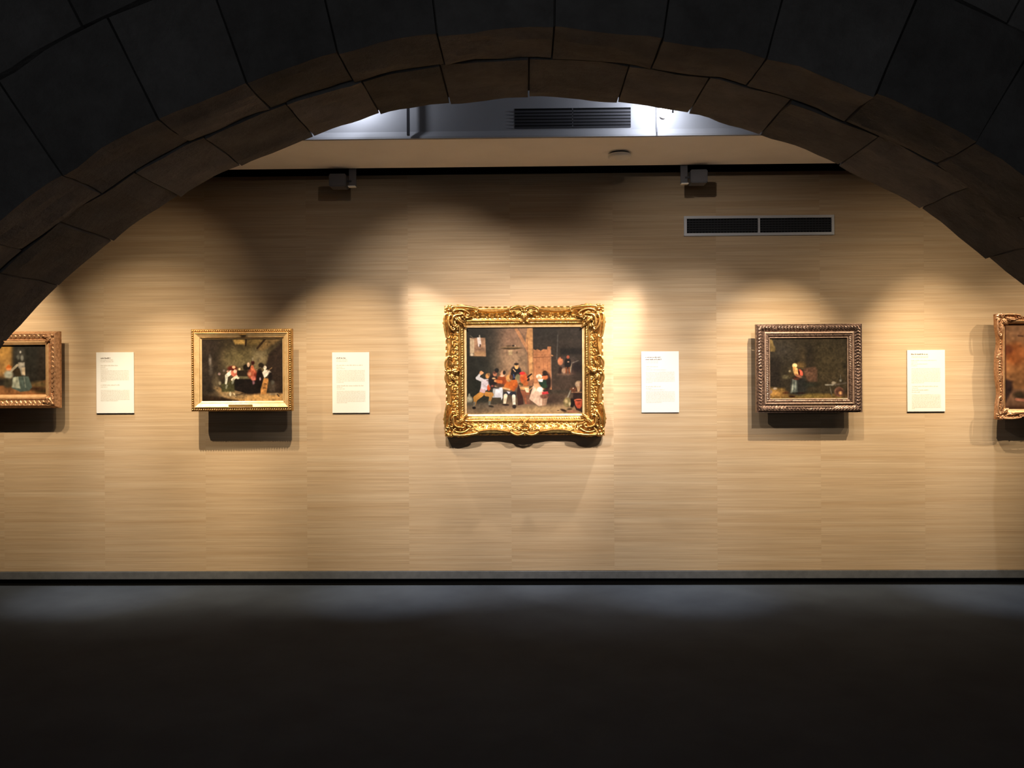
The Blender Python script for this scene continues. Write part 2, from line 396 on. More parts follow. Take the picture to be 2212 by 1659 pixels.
def canvas(name, img, w, h, y, parent):
    """a stretched canvas: dense flat grid carrying the paint, with a thickness behind"""
    ny, nx, _ = img.shape
    X, Z = np.meshgrid(np.linspace(-w/2, w/2, nx), np.linspace(h/2, -h/2, ny))
    co = np.stack([X, np.full_like(X, y), Z], -1).reshape(-1, 3)
    i = np.arange(ny*nx).reshape(ny, nx)
    q = np.stack([i[1:, :-1], i[1:, 1:], i[:-1, 1:], i[:-1, :-1]], -1).reshape(-1, 4)
    nv = len(co)
    back = np.array([(-w/2, y+0.012, h/2), (w/2, y+0.012, h/2), (w/2, y+0.012, -h/2), (-w/2, y+0.012, -h/2)])
    co = np.concatenate([co, back]); b = nv
    tl, tr, br, bl = 0, nx-1, ny*nx-1, (ny-1)*nx
    ex = np.array([(b, b+1, b+2, b+3), (tl, tr, b+1, b), (tr, br, b+2, b+1), (br, bl, b+3, b+2), (bl, tl, b, b+3)])
    q = np.concatenate([q, ex])
    me = bpy.data.meshes.new(name)
    me.vertices.add(len(co)); me.vertices.foreach_set('co', co.astype('f').ravel())
    me.loops.add(q.size); me.loops.foreach_set('vertex_index', q.astype('i').ravel())
    me.polygons.add(len(q)); me.polygons.foreach_set('loop_start', (np.arange(len(q))*4).astype('i')); me.polygons.foreach_set('loop_total', np.full(len(q), 4, 'i'))
    me.update(calc_edges=True); me.validate()
    at_ = me.color_attributes.new('paint', 'FLOAT_COLOR', 'POINT')
    c = np.ones((len(co), 4), 'f'); c[:nv, :3] = img.reshape(-1, 3); c[nv:, :3] = 0.1
    at_.data.foreach_set('color', c.ravel())
    return link(name, me, M['oil'], parent)

def picture_tavern():
    P = Painter(70, 2118, 62, 1572, 420, (46, 42, 33))
    P.grad(70, 620, 62, 1400, (42, 38, 31), (36, 38, 28), 60)
    P.grad(640, 1180, -50, 1180, (140, 108, 84), (168, 128, 92), 55)
    P.ell(820, 300, 240, 260, (150, 112, 88), 0.8, 0, .4); P.ell(900, 620, 260, 160, (158, 130, 98), 0.8, 0, .5)
    P.ell(560, 400, 120, 500, (70, 62, 50), 0.9, 0, .5)
    P.poly([(910, 62), (970, 62), (1170, 420), (1150, 500)], (186, 130, 88)); P.poly([(985, 62), (1150, 62), (1150, 300)], (165, 122, 90), .7)
    P.poly([(1150, 62), (1245, 62), (1255, 1000), (1185, 1000), (1160, 520), (1120, 300)], (206, 148, 92))
    P.line(1145, 250, 1165, 900, 10, (150, 100, 66), .7)
    P.grad(1250, 2130, -60, 1160, (46, 42, 36), (66, 50, 38), 8)
    P.grad(1680, 2110, -60, 900, (58, 50, 41), (60, 48, 38), 16, .7)
    P.line(1680, 200, 1660, 620, 10, (96, 92, 84), .6)
    P.grad(1720, 2110, 430, 540, (36, 30, 24), (34, 28, 24), 10)
    P.grad(1740, 1990, 560, 880, (62, 54, 46), (92, 66, 54), 16)
    P.ell(2010, 760, 110, 90, (40, 30, 26), .4); P.line(1890, 700, 2030, 650, 10, (120, 110, 96), .7)
    # back door
    P.poly([(1250, 440), (1290, 460), (1320, 440), (1380, 470), (1430, 445), (1490, 450), (1500, 400), (1560, 400), (1570, 1150), (1250, 1150)], (186, 122, 78))
    P.line(1255, 590, 1570, 580, 5, (140, 84, 52)); P.line(1310, 600, 1310, 1000, 4, (150, 92, 60), .8); P.line(1425, 600, 1425, 900, 4, (150, 92, 60), .8); P.line(1500, 600, 1500, 900, 3, (150, 92, 60), .6)
    P.line(1560, 550, 1590, 560, 10, (196, 140, 90)); P.line(1555, 450, 1568, 1100, 6, (140, 110, 90), .7)
    # floor
    P.grad(600, 2130, 1190, 1420, (84, 66, 50), (104, 82, 60), 25); P.grad(60, 2130, 1400, 1600, (132, 106, 80), (190, 152, 104), 26)
    P.ell(700, 1440, 620, 70, (120, 96, 74), .5, -3, .6); P.ell(1500, 1330, 220, 90, (56, 40, 32), .6, 0, .8); P.ell(1300, 1500, 500, 60, (190, 154, 106), .8, -4, .7)
    P.grad(60, 560, 1380, 1600, (92, 84, 70), (160, 128, 92), 30, .8)
    # print pinned on left wall
    P.poly([(146, 240), (415, 240), (428, 565), (146, 555)], (172, 130, 98)); P.poly([(146, 240), (222, 270), (222, 500), (146, 500)], (206, 178, 140))
    P.poly([(146, 500), (222, 500), (215, 560), (140, 560)], (150, 130, 104)); P.ell(178, 530, 26, 24, (212, 190, 158), .3)
    P.line(150, 200, 222, 250, 7, (110, 100, 84), .8); P.grad(222, 420, 480, 560, (196, 148, 98), (200, 156, 106), 6, .7)
    P.poly([(270, 235), (330, 230), (345, 350), (310, 410), (290, 380)], (244, 226, 214)); P.line(315, 200, 318, 250, 12, (190, 176, 158), .8); P.line(325, 360, 320, 395, 10, (60, 36, 30))
    # shelf
    P.ell(870, 425, 170, 22, (70, 54, 34), .25); P.line(700, 408, 1035, 408, 6, (140, 110, 74)); P.ell(820, 385, 50, 12, (100, 76, 52), .3); P.ell(905, 382, 25, 16, (56, 42, 30), .3); P.ell(935, 380, 8, 10, (226, 200, 160), .3)
    P.poly([(818, 460), (888, 460), (886, 545), (820, 545)], (190, 160, 116)); P.ell(965, 500, 17, 22, (112, 86, 60), .3); P.line(790, 490, 788, 560, 4, (120, 92, 66), .8)
    # far pair
    P.line(1725, 780, 1710, 860, 26, (44, 28, 22)); P.ell(1722, 655, 48, 70, (190, 118, 80), .2); P.ell(1752, 590, 24, 26, (70, 50, 42), .2)
    P.ell(1790, 820, 46, 50, (176, 136, 104), .3); P.poly([(1880, 720), (1925, 700), (1900, 860), (1878, 850)], (170, 148, 116), .8)
    P.ell(1850, 690, 58, 90, (30, 24, 22), .15); P.ell(1855, 585, 26, 30, (188, 96, 66), .2); P.ell(1860, 668, 18, 12, (190, 150, 120), .3)
    P.line(1825, 770, 1822, 870, 14, (110, 58, 30)); P.line(1870, 770, 1880, 870, 14, (118, 62, 32)); P.ell(1800, 885, 110, 20, (112, 86, 66), .6, 0, .7)
    # table and cloth, benches
    P.poly([(520, 1150), (720, 1100), (720, 1340), (600, 1400), (480, 1390)], (46, 44, 34))
    P.poly([(470, 1390), (720, 1390), (720, 1270), (530, 1270)], (74, 64, 48))
    P.poly([(545, 1120), (720, 1100), (712, 1290), (690, 1330), (684, 1285), (535, 1280)], (222, 220, 222)); P.poly([(548, 1120), (590, 1130), (570, 1270), (530, 1280)], (164, 162, 152), .8); P.ell(615, 1115, 40, 16, (84, 76, 68), .3)
    # left dancer
    P.line(340, 1220, 245, 1290, 46, (196, 136, 62)); P.line(245, 1290, 220, 1400, 34, (188, 130, 56), 1, 22); P.line(220, 1370, 205, 1440, 20, (150, 140, 120), 1, 14); P.ell(212, 1460, 30, 22, (32, 24, 20), .2)
    P.line(430, 1220, 515, 1230, 40, (190, 128, 60)); P.line(515, 1230, 485, 1350, 30, (192, 138, 72), 1, 20); P.line(485, 1350, 480, 1420, 17, (120, 116, 100)); P.ell(510, 1435, 48, 17, (44, 36, 28), .2, 12)
    P.poly([(330, 1110), (440, 1120), (395, 1205), (305, 1180)], (212, 174, 172)); P.poly([(345, 960), (470, 960), (480, 1060), (435, 1160), (330, 1110)], (212, 198, 200))
    P.line(275, 940, 355, 975, 32, (214, 206, 204)); P.line(275, 940, 315, 880, 26, (214, 208, 204), 1, 20); P.ell(340, 850, 30, 34, (220, 156, 104), .2); P.line(330, 855, 370, 850, 14, (224, 160, 112))
    P.ell(452, 905, 38, 46, (214, 148, 82), .2); P.ell(475, 880, 22, 28, (130, 96, 60), .3); P.line(440, 985, 470, 990, 9, (96, 70, 60), .8)
    P.ell(472, 1110, 30, 54, (214, 84, 40), .2); P.line(485, 1060, 490, 1090, 9, (236, 208, 180)); P.ell(512, 1080, 17, 22, (160, 96, 76), .3)
    # seated men at the table
    P.ell(545, 1000, 80, 120, (32, 24, 22), .2); P.ell(580, 870, 36, 44, (190, 120, 84), .2); P.ell(612, 810, 36, 42, (26, 24, 22), .2); P.ell(570, 850, 34, 20, (70, 40, 34), .3, 0, .7)
    P.ell(560, 948, 32, 15, (232, 184, 130), .3); P.ell(600, 1082, 28, 15, (238, 196, 152), .3); P.ell(535, 1080, 24, 18, (150, 80, 66), .4)
    P.ell(700, 990, 88, 96, (146, 66, 30), .2); P.line(590, 990, 690, 1010, 26, (206, 108, 52)); P.ell(585, 995, 20, 16, (226, 170, 110), .3)
    P.ell(720, 865, 44, 50, (226, 168, 124), .2); P.ell(742, 850, 26, 36, (40, 30, 24), .25); P.ell(700, 908, 34, 16, (232, 184, 150), .3)
    P.ell(660, 1070, 90, 30, (80, 56, 40), .3, 0, .9)
    # piper behind
    P.ell(945, 830, 90, 96, (26, 24, 26), .18); P.line(880, 860, 905, 960, 30, (30, 28, 32)); P.ell(958, 740, 36, 50, (236, 176, 110), .18); P.ell(955, 702, 40, 22, (44, 34, 28), .25)
    P.line(900, 790, 935, 830, 9, (226, 176, 126)); P.line(905, 880, 915, 940, 7, (70, 84, 130)); P.ell(840, 850, 18, 50, (182, 128, 82), .4, 20, .8)
    # foreground seated man
    P.poly([(730, 1190), (940, 1180), (950, 1270), (880, 1290), (850, 1230), (740, 1250)], (40, 42, 50)); P.poly([(780, 1170), (850, 1190), (820, 1225)], (220, 214, 220))
    P.line(765, 1250, 745, 1390, 34, (236, 214, 178), 1, 22); P.line(905, 1260, 912, 1400, 32, (238, 226, 200), 1, 24); P.ell(765, 1408, 60, 18, (44, 32, 26), .2, 5); P.ell(915, 1440, 34, 34, (46, 36, 30), .2)
    P.poly([(785, 990), (960, 970), (980, 1060), (900, 1160), (830, 1150), (740, 1100)], (196, 98, 36)); P.poly([(720, 1120), (760, 1040), (860, 1130), (850, 1160)], (206, 110, 46)); P.line(720, 1115, 830, 1145, 16, (226, 176, 120)); P.line(900, 1150, 950, 1080, 26, (176, 82, 30), .8)
    P.ell(820, 945, 48, 58, (214, 150, 84), .2); P.ell(862, 930, 30, 46, (88, 56, 36), .25); P.ell(822, 985, 30, 22, (176, 132, 86), .4)
    P.poly([(985, 1040), (1010, 1120), (1060, 1260), (1080, 1400), (980, 1420), (960, 1200)], (62, 36, 28)); P.poly([(1020, 1160), (1190, 1160), (1190, 1400), (1110, 1400), (1060, 1260)], (146, 84, 56)); P.poly([(1120, 1250), (1200, 1220), (1240, 1400), (1130, 1400)], (112, 78, 60), .8)
    # red hat man, papers
    P.ell(975, 930, 36, 56, (120, 110, 76), .25); P.ell(1085, 950, 66, 96, (212, 92, 42), .22); P.ell(1075, 880, 46, 44, (206, 100, 52), .25); P.ell(1055, 862, 50, 26, (222, 52, 50), .22); P.ell(1110, 1030, 60, 56, (196, 104, 50), .3)
    P.line(1015, 1040, 1050, 1060, 20, (70, 62, 30), .8); P.line(1150, 930, 1215, 878, 13, (34, 22, 18)); P.line(1155, 985, 1175, 965, 18, (40, 24, 18)); P.poly([(1180, 960), (1230, 900), (1250, 950), (1200, 990)], (208, 148, 98))
    P.poly([(1150, 1000), (1250, 960), (1240, 1080), (1160, 1090)], (160, 104, 70), .9)
    P.poly([(1010, 1100), (1170, 1090), (1180, 1150), (1030, 1150)], (216, 156, 98)); P.poly([(1095, 1115), (1170, 1120), (1172, 1198), (1122, 1195)], (244, 222, 178)); P.line(1175, 1160, 1240, 1100, 8, (196, 140, 90))
    # woman and man with black hat
    P.ell(1490, 1020, 70, 160, (38, 26, 22), .25); P.poly([(1330, 990), (1470, 960), (1490, 1110), (1400, 1120), (1360, 1060)], (30, 50, 36)); P.ell(1450, 930, 56, 46, (196, 108, 62), .25)
    P.ell(1452, 862, 44, 44, (44, 28, 20), .2); P.line(1400, 900, 1500, 890, 10, (40, 26, 20)); P.ell(1440, 1090, 50, 36, (40, 60, 36), .3)
    P.poly([(1245, 1080), (1340, 1100), (1420, 1180), (1460, 1300), (1440, 1420), (1340, 1435), (1175, 1310)], (228, 190, 160)); P.poly([(1400, 1290), (1500, 1280), (1470, 1420), (1400, 1430)], (176, 134, 104), .85); P.ell(1440, 1270, 70, 34, (110, 70, 52), .3)
    P.ell(1350, 920, 52, 40, (240, 226, 200), .2); P.ell(1352, 945, 32, 34, (226, 168, 124), .25); P.poly([(1325, 975), (1420, 960), (1410, 1015), (1340, 1010)], (240, 234, 222))
    P.poly([(1250, 1040), (1340, 1035), (1370, 1100), (1300, 1150), (1260, 1090)], (216, 156, 108)); P.ell(1365, 1145, 54, 46, (242, 222, 206), .2); P.poly([(1400, 1190), (1500, 1180), (1515, 1225), (1400, 1235)], (222, 66, 66)); P.ell(1430, 1255, 60, 22, (120, 76, 56), .4)
    # jug lower left, still life lower right
    P.ell(130, 1320, 62, 66, (148, 140, 116), .25); P.ell(132, 1300, 34, 34, (186, 178, 150), .6); P.ell(130, 1245, 18, 36, (160, 154, 132), .25); P.ell(140, 1390, 66, 26, (84, 78, 64), .5)
    P.poly([(1910, 1190), (2118, 1190), (2118, 1205), (1905, 1205)], (164, 118, 84)); P.poly([(1940, 1210), (2118, 1210), (2118, 1560), (1990, 1500), (1940, 1380)], (50, 32, 26)); P.ell(1945, 1150, 60, 40, (120, 66, 40), .4, 0, .8)
    P.ell(2035, 1060, 60, 58, (214, 178, 140), .2); P.poly([(2000, 1095), (2070, 1095), (2050, 1190), (2018, 1190)], (196, 154, 112)); P.ell(2035, 1012, 36, 14, (170, 140, 104), .3); P.ell(2085, 1080, 30, 70, (92, 52, 30), .3, 0, .8); P.ell(1942, 1128, 10, 10, (240, 220, 190), .4)
    P.ell(1920, 1380, 44, 80, (26, 20, 16), .2); P.ell(1835, 1370, 66, 82, (128, 112, 70), .15); P.ell(1815, 1360, 30, 34, (186, 160, 112), .5); P.ell(1880, 1400, 16, 30, (212, 196, 150), .5); P.line(1850, 1280, 1895, 1170, 12, (140, 132, 112))
    P.poly([(1958, 1330), (2110, 1320), (2090, 1440), (2060, 1480), (2010, 1475), (1980, 1420)], (190, 82, 52)); P.ell(2035, 1335, 76, 24, (210, 112, 76), .2); P.ell(2035, 1342, 52, 13, (92, 38, 26), .3)
    P.ell(1770, 1510, 56, 20, (56, 38, 26), .3, 20); P.ell(1880, 1490, 44, 15, (74, 58, 38), .3); P.ell(1680, 1512, 20, 8, (66, 50, 36), .4); P.ell(1930, 1530, 80, 22, (170, 104, 80), .6, 0, .7)
    P.grad(2100, 2130, 60, 1580, (30, 20, 16), (60, 44, 34), 8, .7); P.line(70, 66, 2118, 66, 10, (14, 10, 8))
    return P.finish(0.09, 0.56)

def picture_musicians():
    P = Painter(125, 2045, 130, 1610, 300, (44, 36, 28))
    P.ell(1250, 620, 800, 420, (96, 84, 54), .9, 0, .75); P.grad(640, 1620, 430, 900, (118, 106, 72), (112, 100, 76), 60, .8); P.ell(1500, 520, 160, 160, (138, 124, 98), .8, 0, .6)
    P.ell(1000, 620, 260, 150, (124, 112, 74), .8, 0, .5)
    P.poly([(850, 130), (1160, 130), (1155, 270), (920, 260)], (196, 158, 90), 1, 26); P.grad(1180, 1620, 100, 300, (150, 122, 72), (110, 90, 50), 30, .8); P.poly([(1640, 130), (2045, 130), (1560, 420), (1430, 400)], (120, 96, 60), .8, 26)
    P.line(1180, 130, 1165, 300, 16, (50, 34, 22)); P.line(1620, 150, 1440, 360, 22, (50, 36, 24)); P.poly([(2045, 190), (2045, 1450), (1780, 1400), (1640, 760), (1700, 500)], (42, 32, 26), 1, 22)
    P.grad(60, 560, 60, 1300, (38, 30, 26), (34, 28, 24), 80, .9); P.ell(330, 640, 30, 100, (112, 104, 96), .7); P.ell(350, 850, 40, 110, (84, 78, 70), .8, 0, .7)
    # floor
    P.poly([(430, 1220), (620, 1300), (1400, 1400), (2045, 1420), (2045, 1610), (900, 1610), (600, 1480), (420, 1300)], (148, 116, 76), 1, 24); P.ell(1500, 1530, 560, 80, (190, 148, 92), .6); P.ell(860, 1440, 340, 80, (134, 114, 84), .7); P.ell(470, 1180, 70, 160, (86, 76, 58), .8)
    P.poly([(125, 1450), (560, 1500), (1000, 1580), (1000, 1610), (125, 1610)], (34, 24, 16), 1, 26)
    P.ell(1300, 1400, 220, 40, (44, 30, 24), .6)
    # table mass
    P.poly([(900, 1080), (1260, 1080), (1500, 1100), (1520, 1400), (1200, 1420), (900, 1340), (820, 1300)], (24, 18, 16), 1, 12)
    P.poly([(580, 1200), (900, 1100), (900, 1380), (600, 1380)], (64, 62, 38), 1, 18); P.poly([(960, 880), (1220, 880), (1240, 1070), (960, 1080)], (40, 32, 24), 1, 10); P.poly([(980, 1010), (1220, 1020), (1240, 1075), (1000, 1075)], (104, 98, 72), 1, 12)
    # figures
    P.ell(850, 830, 110, 60, (84, 30, 22), .3); P.ell(885, 800, 40, 34, (226, 168, 128), .25); P.ell(745, 900, 26, 30, (196, 150, 130), .3)
    P.line(820, 920, 720, 1000, 48, (236, 226, 208), 1, 40); P.line(720, 1000, 700, 1180, 36, (206, 206, 190), 1, 24); P.poly([(820, 880), (960, 870), (960, 1000), (880, 1030), (820, 980)], (186, 104, 84), 1, 9); P.ell(915, 900, 38, 46, (240, 196, 170), .25)
    P.line(850, 1090, 950, 1020, 30, (242, 206, 184)); P.ell(980, 1055, 34, 24, (236, 226, 208), .3); P.line(880, 1090, 850, 1180, 24, (120, 122, 112), .8); P.line(720, 1230, 700, 1280, 24, (140, 140, 124), .7)
    P.ell(1020, 845, 26, 28, (222, 188, 150), .3); P.ell(655, 880, 26, 28, (120, 106, 100), .4); P.ell(545, 955, 30, 32, (146, 122, 120), .4)
    P.ell(1165, 810, 60, 74, (30, 24, 18), .2); P.ell(1260, 830, 50, 90, (34, 24, 20), .3); P.ell(1228, 745, 32, 56, (226, 190, 160), .2); P.ell(1330, 700, 40, 50, (50, 18, 16), .3); P.ell(1330, 620, 14, 50, (150, 140, 124), .5, 0, .7)
    P.ell(1320, 960, 110, 120, (176, 92, 66), .25); P.ell(1315, 820, 40, 60, (216, 120, 84), .2); P.ell(1400, 1020, 50, 80, (120, 44, 30), .35); P.ell(1250, 960, 44, 40, (206, 140, 110), .4); P.ell(1345, 1070, 52, 60, (196, 110, 96), .3); P.ell(1345, 1160, 28, 44, (126, 88, 100), .5)
    P.ell(1525, 760, 62, 60, (40, 32, 24), .25); P.line(1420, 860, 1510, 810, 9, (130, 116, 92)); P.ell(1490, 1060, 80, 220, (26, 16, 14), .2); P.ell(1500, 1080, 20, 36, (158, 140, 150), .4)
    P.ell(1615, 820, 38, 48, (240, 226, 208), .22); P.poly([(1550, 930), (1600, 870), (1700, 870), (1760, 920), (1640, 1030), (1600, 1060)], (238, 230, 216), 1, 9); P.line(1680, 890, 1775, 820, 10, (130, 100, 70))
    P.poly([(1590, 1060), (1700, 1070), (1690, 1160), (1640, 1440), (1510, 1440), (1510, 1320)], (176, 124, 70), 1, 10); P.line(1605, 1190, 1650, 1200, 8, (70, 40, 20)); P.line(1580, 1290, 1640, 1295, 8, (70, 40, 20)); P.ell(1735, 1030, 50, 110, (26, 20, 18), .3)
    P.ell(1780, 1280, 80, 120, (72, 62, 52), .5, 0, .8); P.ell(1790, 1160, 40, 50, (84, 84, 76), .5, 0, .7); P.line(1740, 1440, 1900, 1430, 22, (140, 122, 98), .8); P.line(1900, 1440, 1940, 1490, 12, (60, 44, 32))
    P.ell(800, 1430, 24, 48, (206, 196, 166), .35); P.line(880, 1420, 920, 1470, 12, (200, 184, 150)); P.line(920, 1460, 1100, 1420, 8, (60, 42, 26)); P.ell(560, 1170, 30, 40, (126, 118, 98), .5)
    P.line(125, 140, 2045, 140, 14, (12, 6, 4))
    return P.finish(0.13, 0.9)

def picture_kitchen():
    P = Painter(95, 1945, 100, 1575, 300, (46, 40, 30))
    P.ell(1500, 800, 420, 520, (62, 54, 36), .9, 0, .7); P.ell(420, 420, 260, 220, (52, 48, 44), .8, 0, .6); P.grad(950, 1130, 250, 800, (30, 26, 22), (34, 28, 24), 40, .8)
    P.poly([(100, 120), (160, 130), (255, 370), (240, 440), (100, 430)], (104, 86, 50), .9, 14); P.ell(1600, 1100, 380, 200, (64, 54, 38), .9, 0, .6)
    P.grad(90, 370, 580, 1280, (26, 22, 18), (32, 26, 22), 30, .8)
    P.poly([(95, 1290), (450, 1300), (560, 1470), (1945, 1440), (1945, 1575), (95, 1575)], (104, 82, 44), 1, 30); P.ell(260, 1440, 200, 90, (150, 112, 60), .7); P.ell(1100, 1500, 300, 50, (120, 102, 54), .8)
    P.poly([(880, 840), (1180, 800), (1230, 880), (1220, 1160), (1000, 1180), (940, 1000)], (92, 66, 52), .9, 22)
    P.ell(850, 760, 100, 70, (104, 82, 48), .5); P.ell(900, 560, 60, 160, (86, 72, 50), .8, 0, .5)
    P.ell(800, 1250, 200, 230, (36, 36, 34), .25); P.poly([(640, 1100), (740, 1100), (760, 1400), (600, 1420)], (112, 122, 116), .85, 22); P.line(660, 1110, 640, 1380, 14, (156, 160, 148), .7); P.line(720, 1140, 710, 1380, 10, (140, 144, 134), .6)
    P.ell(700, 770, 58, 54, (242, 212, 150), .2); P.poly([(655, 800), (760, 830), (800, 960), (760, 1030), (690, 990), (660, 900)], (228, 176, 112), 1, 12); P.ell(690, 830, 34, 36, (214, 150, 90), .4)
    P.ell(840, 940, 46, 84, (206, 92, 72), .2, -25); P.ell(800, 940, 22, 60, (54, 12, 10), .3, -10); P.ell(780, 1020, 80, 30, (176, 112, 84), .5, 25); P.ell(740, 1080, 70, 34, (84, 44, 32), .5)
    P.ell(585, 905, 28, 26, (196, 186, 160), .4); P.ell(490, 1040, 80, 44, (104, 96, 70), .6, 0, .8); P.ell(620, 950, 60, 100, (84, 70, 42), .7, 0, .7)
    P.ell(630, 1505, 76, 22, (44, 22, 12), .3); P.ell(850, 1430, 90, 24, (36, 24, 20), .4); P.ell(490, 1420, 60, 30, (70, 40, 24), .6)
    P.line(1420, 1235, 1600, 1235, 18, (124, 120, 110)); P.line(1640, 1235, 1900, 1190, 22, (96, 88, 80), .7); P.ell(1610, 1190, 50, 34, (156, 146, 130), .4); P.ell(1775, 1130, 26, 34, (144, 142, 134), .5); P.line(1770, 1000, 1775, 1110, 8, (110, 106, 96), .7)
    P.line(1525, 1290, 1570, 1500, 14, (104, 98, 84), .8); P.ell(1735, 1400, 110, 118, (112, 80, 66), .15); P.ell(1745, 1400, 84, 92, (76, 48, 38), .25); P.ell(1770, 1430, 44, 38, (214, 160, 110), .5)
    P.ell(1860, 1450, 60, 90, (40, 28, 24), .5, 0, .7); P.ell(235, 1315, 44, 26, (160, 142, 124), .5); P.ell(140, 1390, 30, 44, (126, 104, 90), .5); P.ell(1060, 1220, 160, 60, (32, 36, 30), .6, 0, .7)
    P.line(95, 108, 1945, 108, 14, (12, 6, 4))
    return P.finish(0.14, 0.8)

def picture_seated():      # left, half hidden by the arch; only its right part shows
    P = Painter(-700, 548, 335, 985, 230, (38, 36, 32))
    P.grad(-700, 560, 300, 1000, (40, 40, 36), (44, 40, 34), 40); P.grad(430, 560, 380, 1000, (56, 46, 38), (56, 46, 36), 20, .7)
    P.grad(-700, 70, 335, 760, (176, 132, 66), (150, 114, 70), 12)
    P.ell(180, 460, 60, 60, (66, 64, 58), .6); P.ell(183, 435, 12, 16, (200, 196, 186), .4); P.ell(205, 510, 20, 36, (126, 126, 118), .4); P.ell(150, 500, 20, 30, (96, 96, 88), .4)
    P.poly([(150, 565), (240, 565), (245, 735), (190, 730), (150, 620)], (150, 144, 132), 1, 6); P.poly([(200, 630), (245, 630), (245, 725), (205, 720)], (206, 186, 156), 1, 6)
    P.poly([(-700, 870), (340, 850), (548, 780), (548, 985), (-700, 985)], (146, 100, 62), 1, 12); P.ell(440, 850, 120, 40, (112, 92, 58), .6); P.ell(480, 930, 100, 30, (70, 56, 34), .6); P.ell(380, 900, 120, 24, (66, 44, 28), .6)
    P.poly([(75, 760), (130, 735), (290, 745), (340, 880), (300, 925), (180, 940), (60, 890)], (82, 96, 90), 1, 6); P.poly([(80, 760), (150, 740), (180, 900), (60, 880)], (190, 194, 172), .9, 8); P.line(230, 750, 250, 880, 8, (130, 140, 130), .8)
    P.poly([(60, 650), (170, 640), (200, 740), (120, 745)], (54, 44, 30), 1, 8); P.line(60, 670, 140, 600, 16, (170, 160, 138)); P.ell(25, 640, 34, 40, (206, 130, 80), .25); P.poly([(-20, 640), (20, 590), (70, 620), (40, 640)], (176, 96, 40), 1, 6)
    P.ell(20, 720, 60, 50, (170, 172, 156), .3); P.ell(10, 830, 60, 60, (66, 62, 48), .3); P.ell(-250, 760, 120, 160, (96, 60, 40), .4); P.ell(-260, 620, 40, 44, (200, 150, 110), .3); P.ell(-450, 800, 90, 130, (54, 60, 66), .4); P.ell(-450, 680, 36, 40, (196, 150, 116), .3)
    P.line(-700, 340, 548, 340, 6, (10, 8, 6))
    return P.finish(0.12, 0.6)

def picture_landscape():   # right edge, mostly outside the frame
    P = Painter(1238, 2300, 215, 1075, 200, (150, 104, 66))
    P.grad(1230, 2400, 215, 700, (150, 112, 84), (178, 118, 70), 30); P.ell(1370, 520, 110, 110, (168, 96, 50), .3); P.ell(1280, 480, 60, 50, (128, 70, 42), .3); P.line(1250, 230, 1250, 760, 18, (84, 46, 32), .8)
    P.line(1395, 340, 1440, 345, 8, (90, 60, 44)); P.ell(1700, 500, 200, 180, (176, 120, 76), .8)
    P.poly([(1238, 760), (1330, 790), (1340, 1000), (1238, 1075)], (58, 40, 36), 1, 14); P.poly([(1238, 1040), (1330, 870), (2300, 860), (2300, 1075), (1238, 1075)], (126, 92, 70), 1, 14); P.ell(1400, 930, 60, 34, (70, 56, 40), .4)
    P.line(1370, 970, 1500, 985, 14, (200, 130, 104)); P.grad(1230, 2300, 1040, 1100, (60, 34, 26), (50, 30, 24), 10, .9); P.ell(1800, 850, 200, 120, (90, 64, 44), .4); P.ell(2050, 820, 80, 160, (62, 50, 40), .4)
    return P.finish(0.12, 0.6)

# ------------------------------------------------------------------ frames
def sides(a, b, A, B):
    """four sides as (half inner len, half outer len, inner across, outer across, rotation)"""
    return [(a, A, b, B, 0), (b, B, a, A, 1), (a, A, b, B, 2), (b, B, a, A, 3)]
def ring(name, a, b, A, B, prof, m, parent, orn=None, sweep=None, res=0.004, nt=None, smooth=True):
    """moulding swept round a rectangle. prof: [(t, depth)], t 0 inner edge .. 1 outer edge; orn(L, t, half) -> extra depth; sweep(s, side) -> inward offset of outer edge"""
    w = A-a
    ts, hs = np.array([p[0] for p in prof], float), np.array([p[1] for p in prof], float)
    arc = np.concatenate([[0], np.cumsum(np.hypot(np.diff(ts)*w, np.diff(hs)))])
    nt = nt or max(len(prof), int(arc[-1]/res))
    q = np.unique(np.concatenate([np.linspace(0, arc[-1], nt), arc]))
    T, Hh = np.interp(q, arc, ts), np.interp(q, arc, hs)
    allv, allf = [], []
    base = 0
    for (la, lA, ca, cA, rot) in sides(a, b, A, B):
        ns = max(2, int(2*lA/res)) if (orn or sweep) else 2
        S = np.linspace(-1, 1, ns)
        SS, TT = np.meshgrid(S, T, indexing='ij'); HH = np.broadcast_to(Hh, SS.shape).copy()
        sw = np.zeros_like(SS)
        if sweep is not None: sw = sweep(SS, rot)
        TE = TT*(1-sw/w*np.clip(TT*1.6-0.6, 0, 1))
        L = SS*(la+(lA-la)*TT); Zc = ca+(cA-ca)*TE
        if orn is not None:
            back = np.concatenate([[False], (np.diff(T) == 0)])
            HH = HH+orn(L, TT, lA, SS)*(TT > 0.001)*(HH > 0.012)
        x, z = L, Zc
        for _ in range(rot): x, z = z, -x
        vv = np.stack([x, -HH, z], -1).reshape(-1, 3)
        n0, n1 = SS.shape; i = np.arange(n0*n1).reshape(n0, n1)+base
        ff = np.stack([i[:-1, :-1], i[1:, :-1], i[1:, 1:], i[:-1, 1:]], -1).reshape(-1, 4)
        allv.append(vv); allf.append(ff); base += n0*n1
    v, f = np.concatenate(allv), np.concatenate(allf)
    me = bpy.data.meshes.new(name)
    me.vertices.add(len(v)); me.vertices.foreach_set('co', v.astype('f').ravel())
    me.loops.add(f.size); me.loops.foreach_set('vertex_index', f.astype('i').ravel())
    me.polygons.add(len(f)); me.polygons.foreach_set('loop_start', (np.arange(len(f))*4).astype('i')); me.polygons.foreach_set('loop_total', np.full(len(f), 4, 'i'))
    me.update(calc_edges=True)
    return link(name, me, m, parent, smooth=smooth)

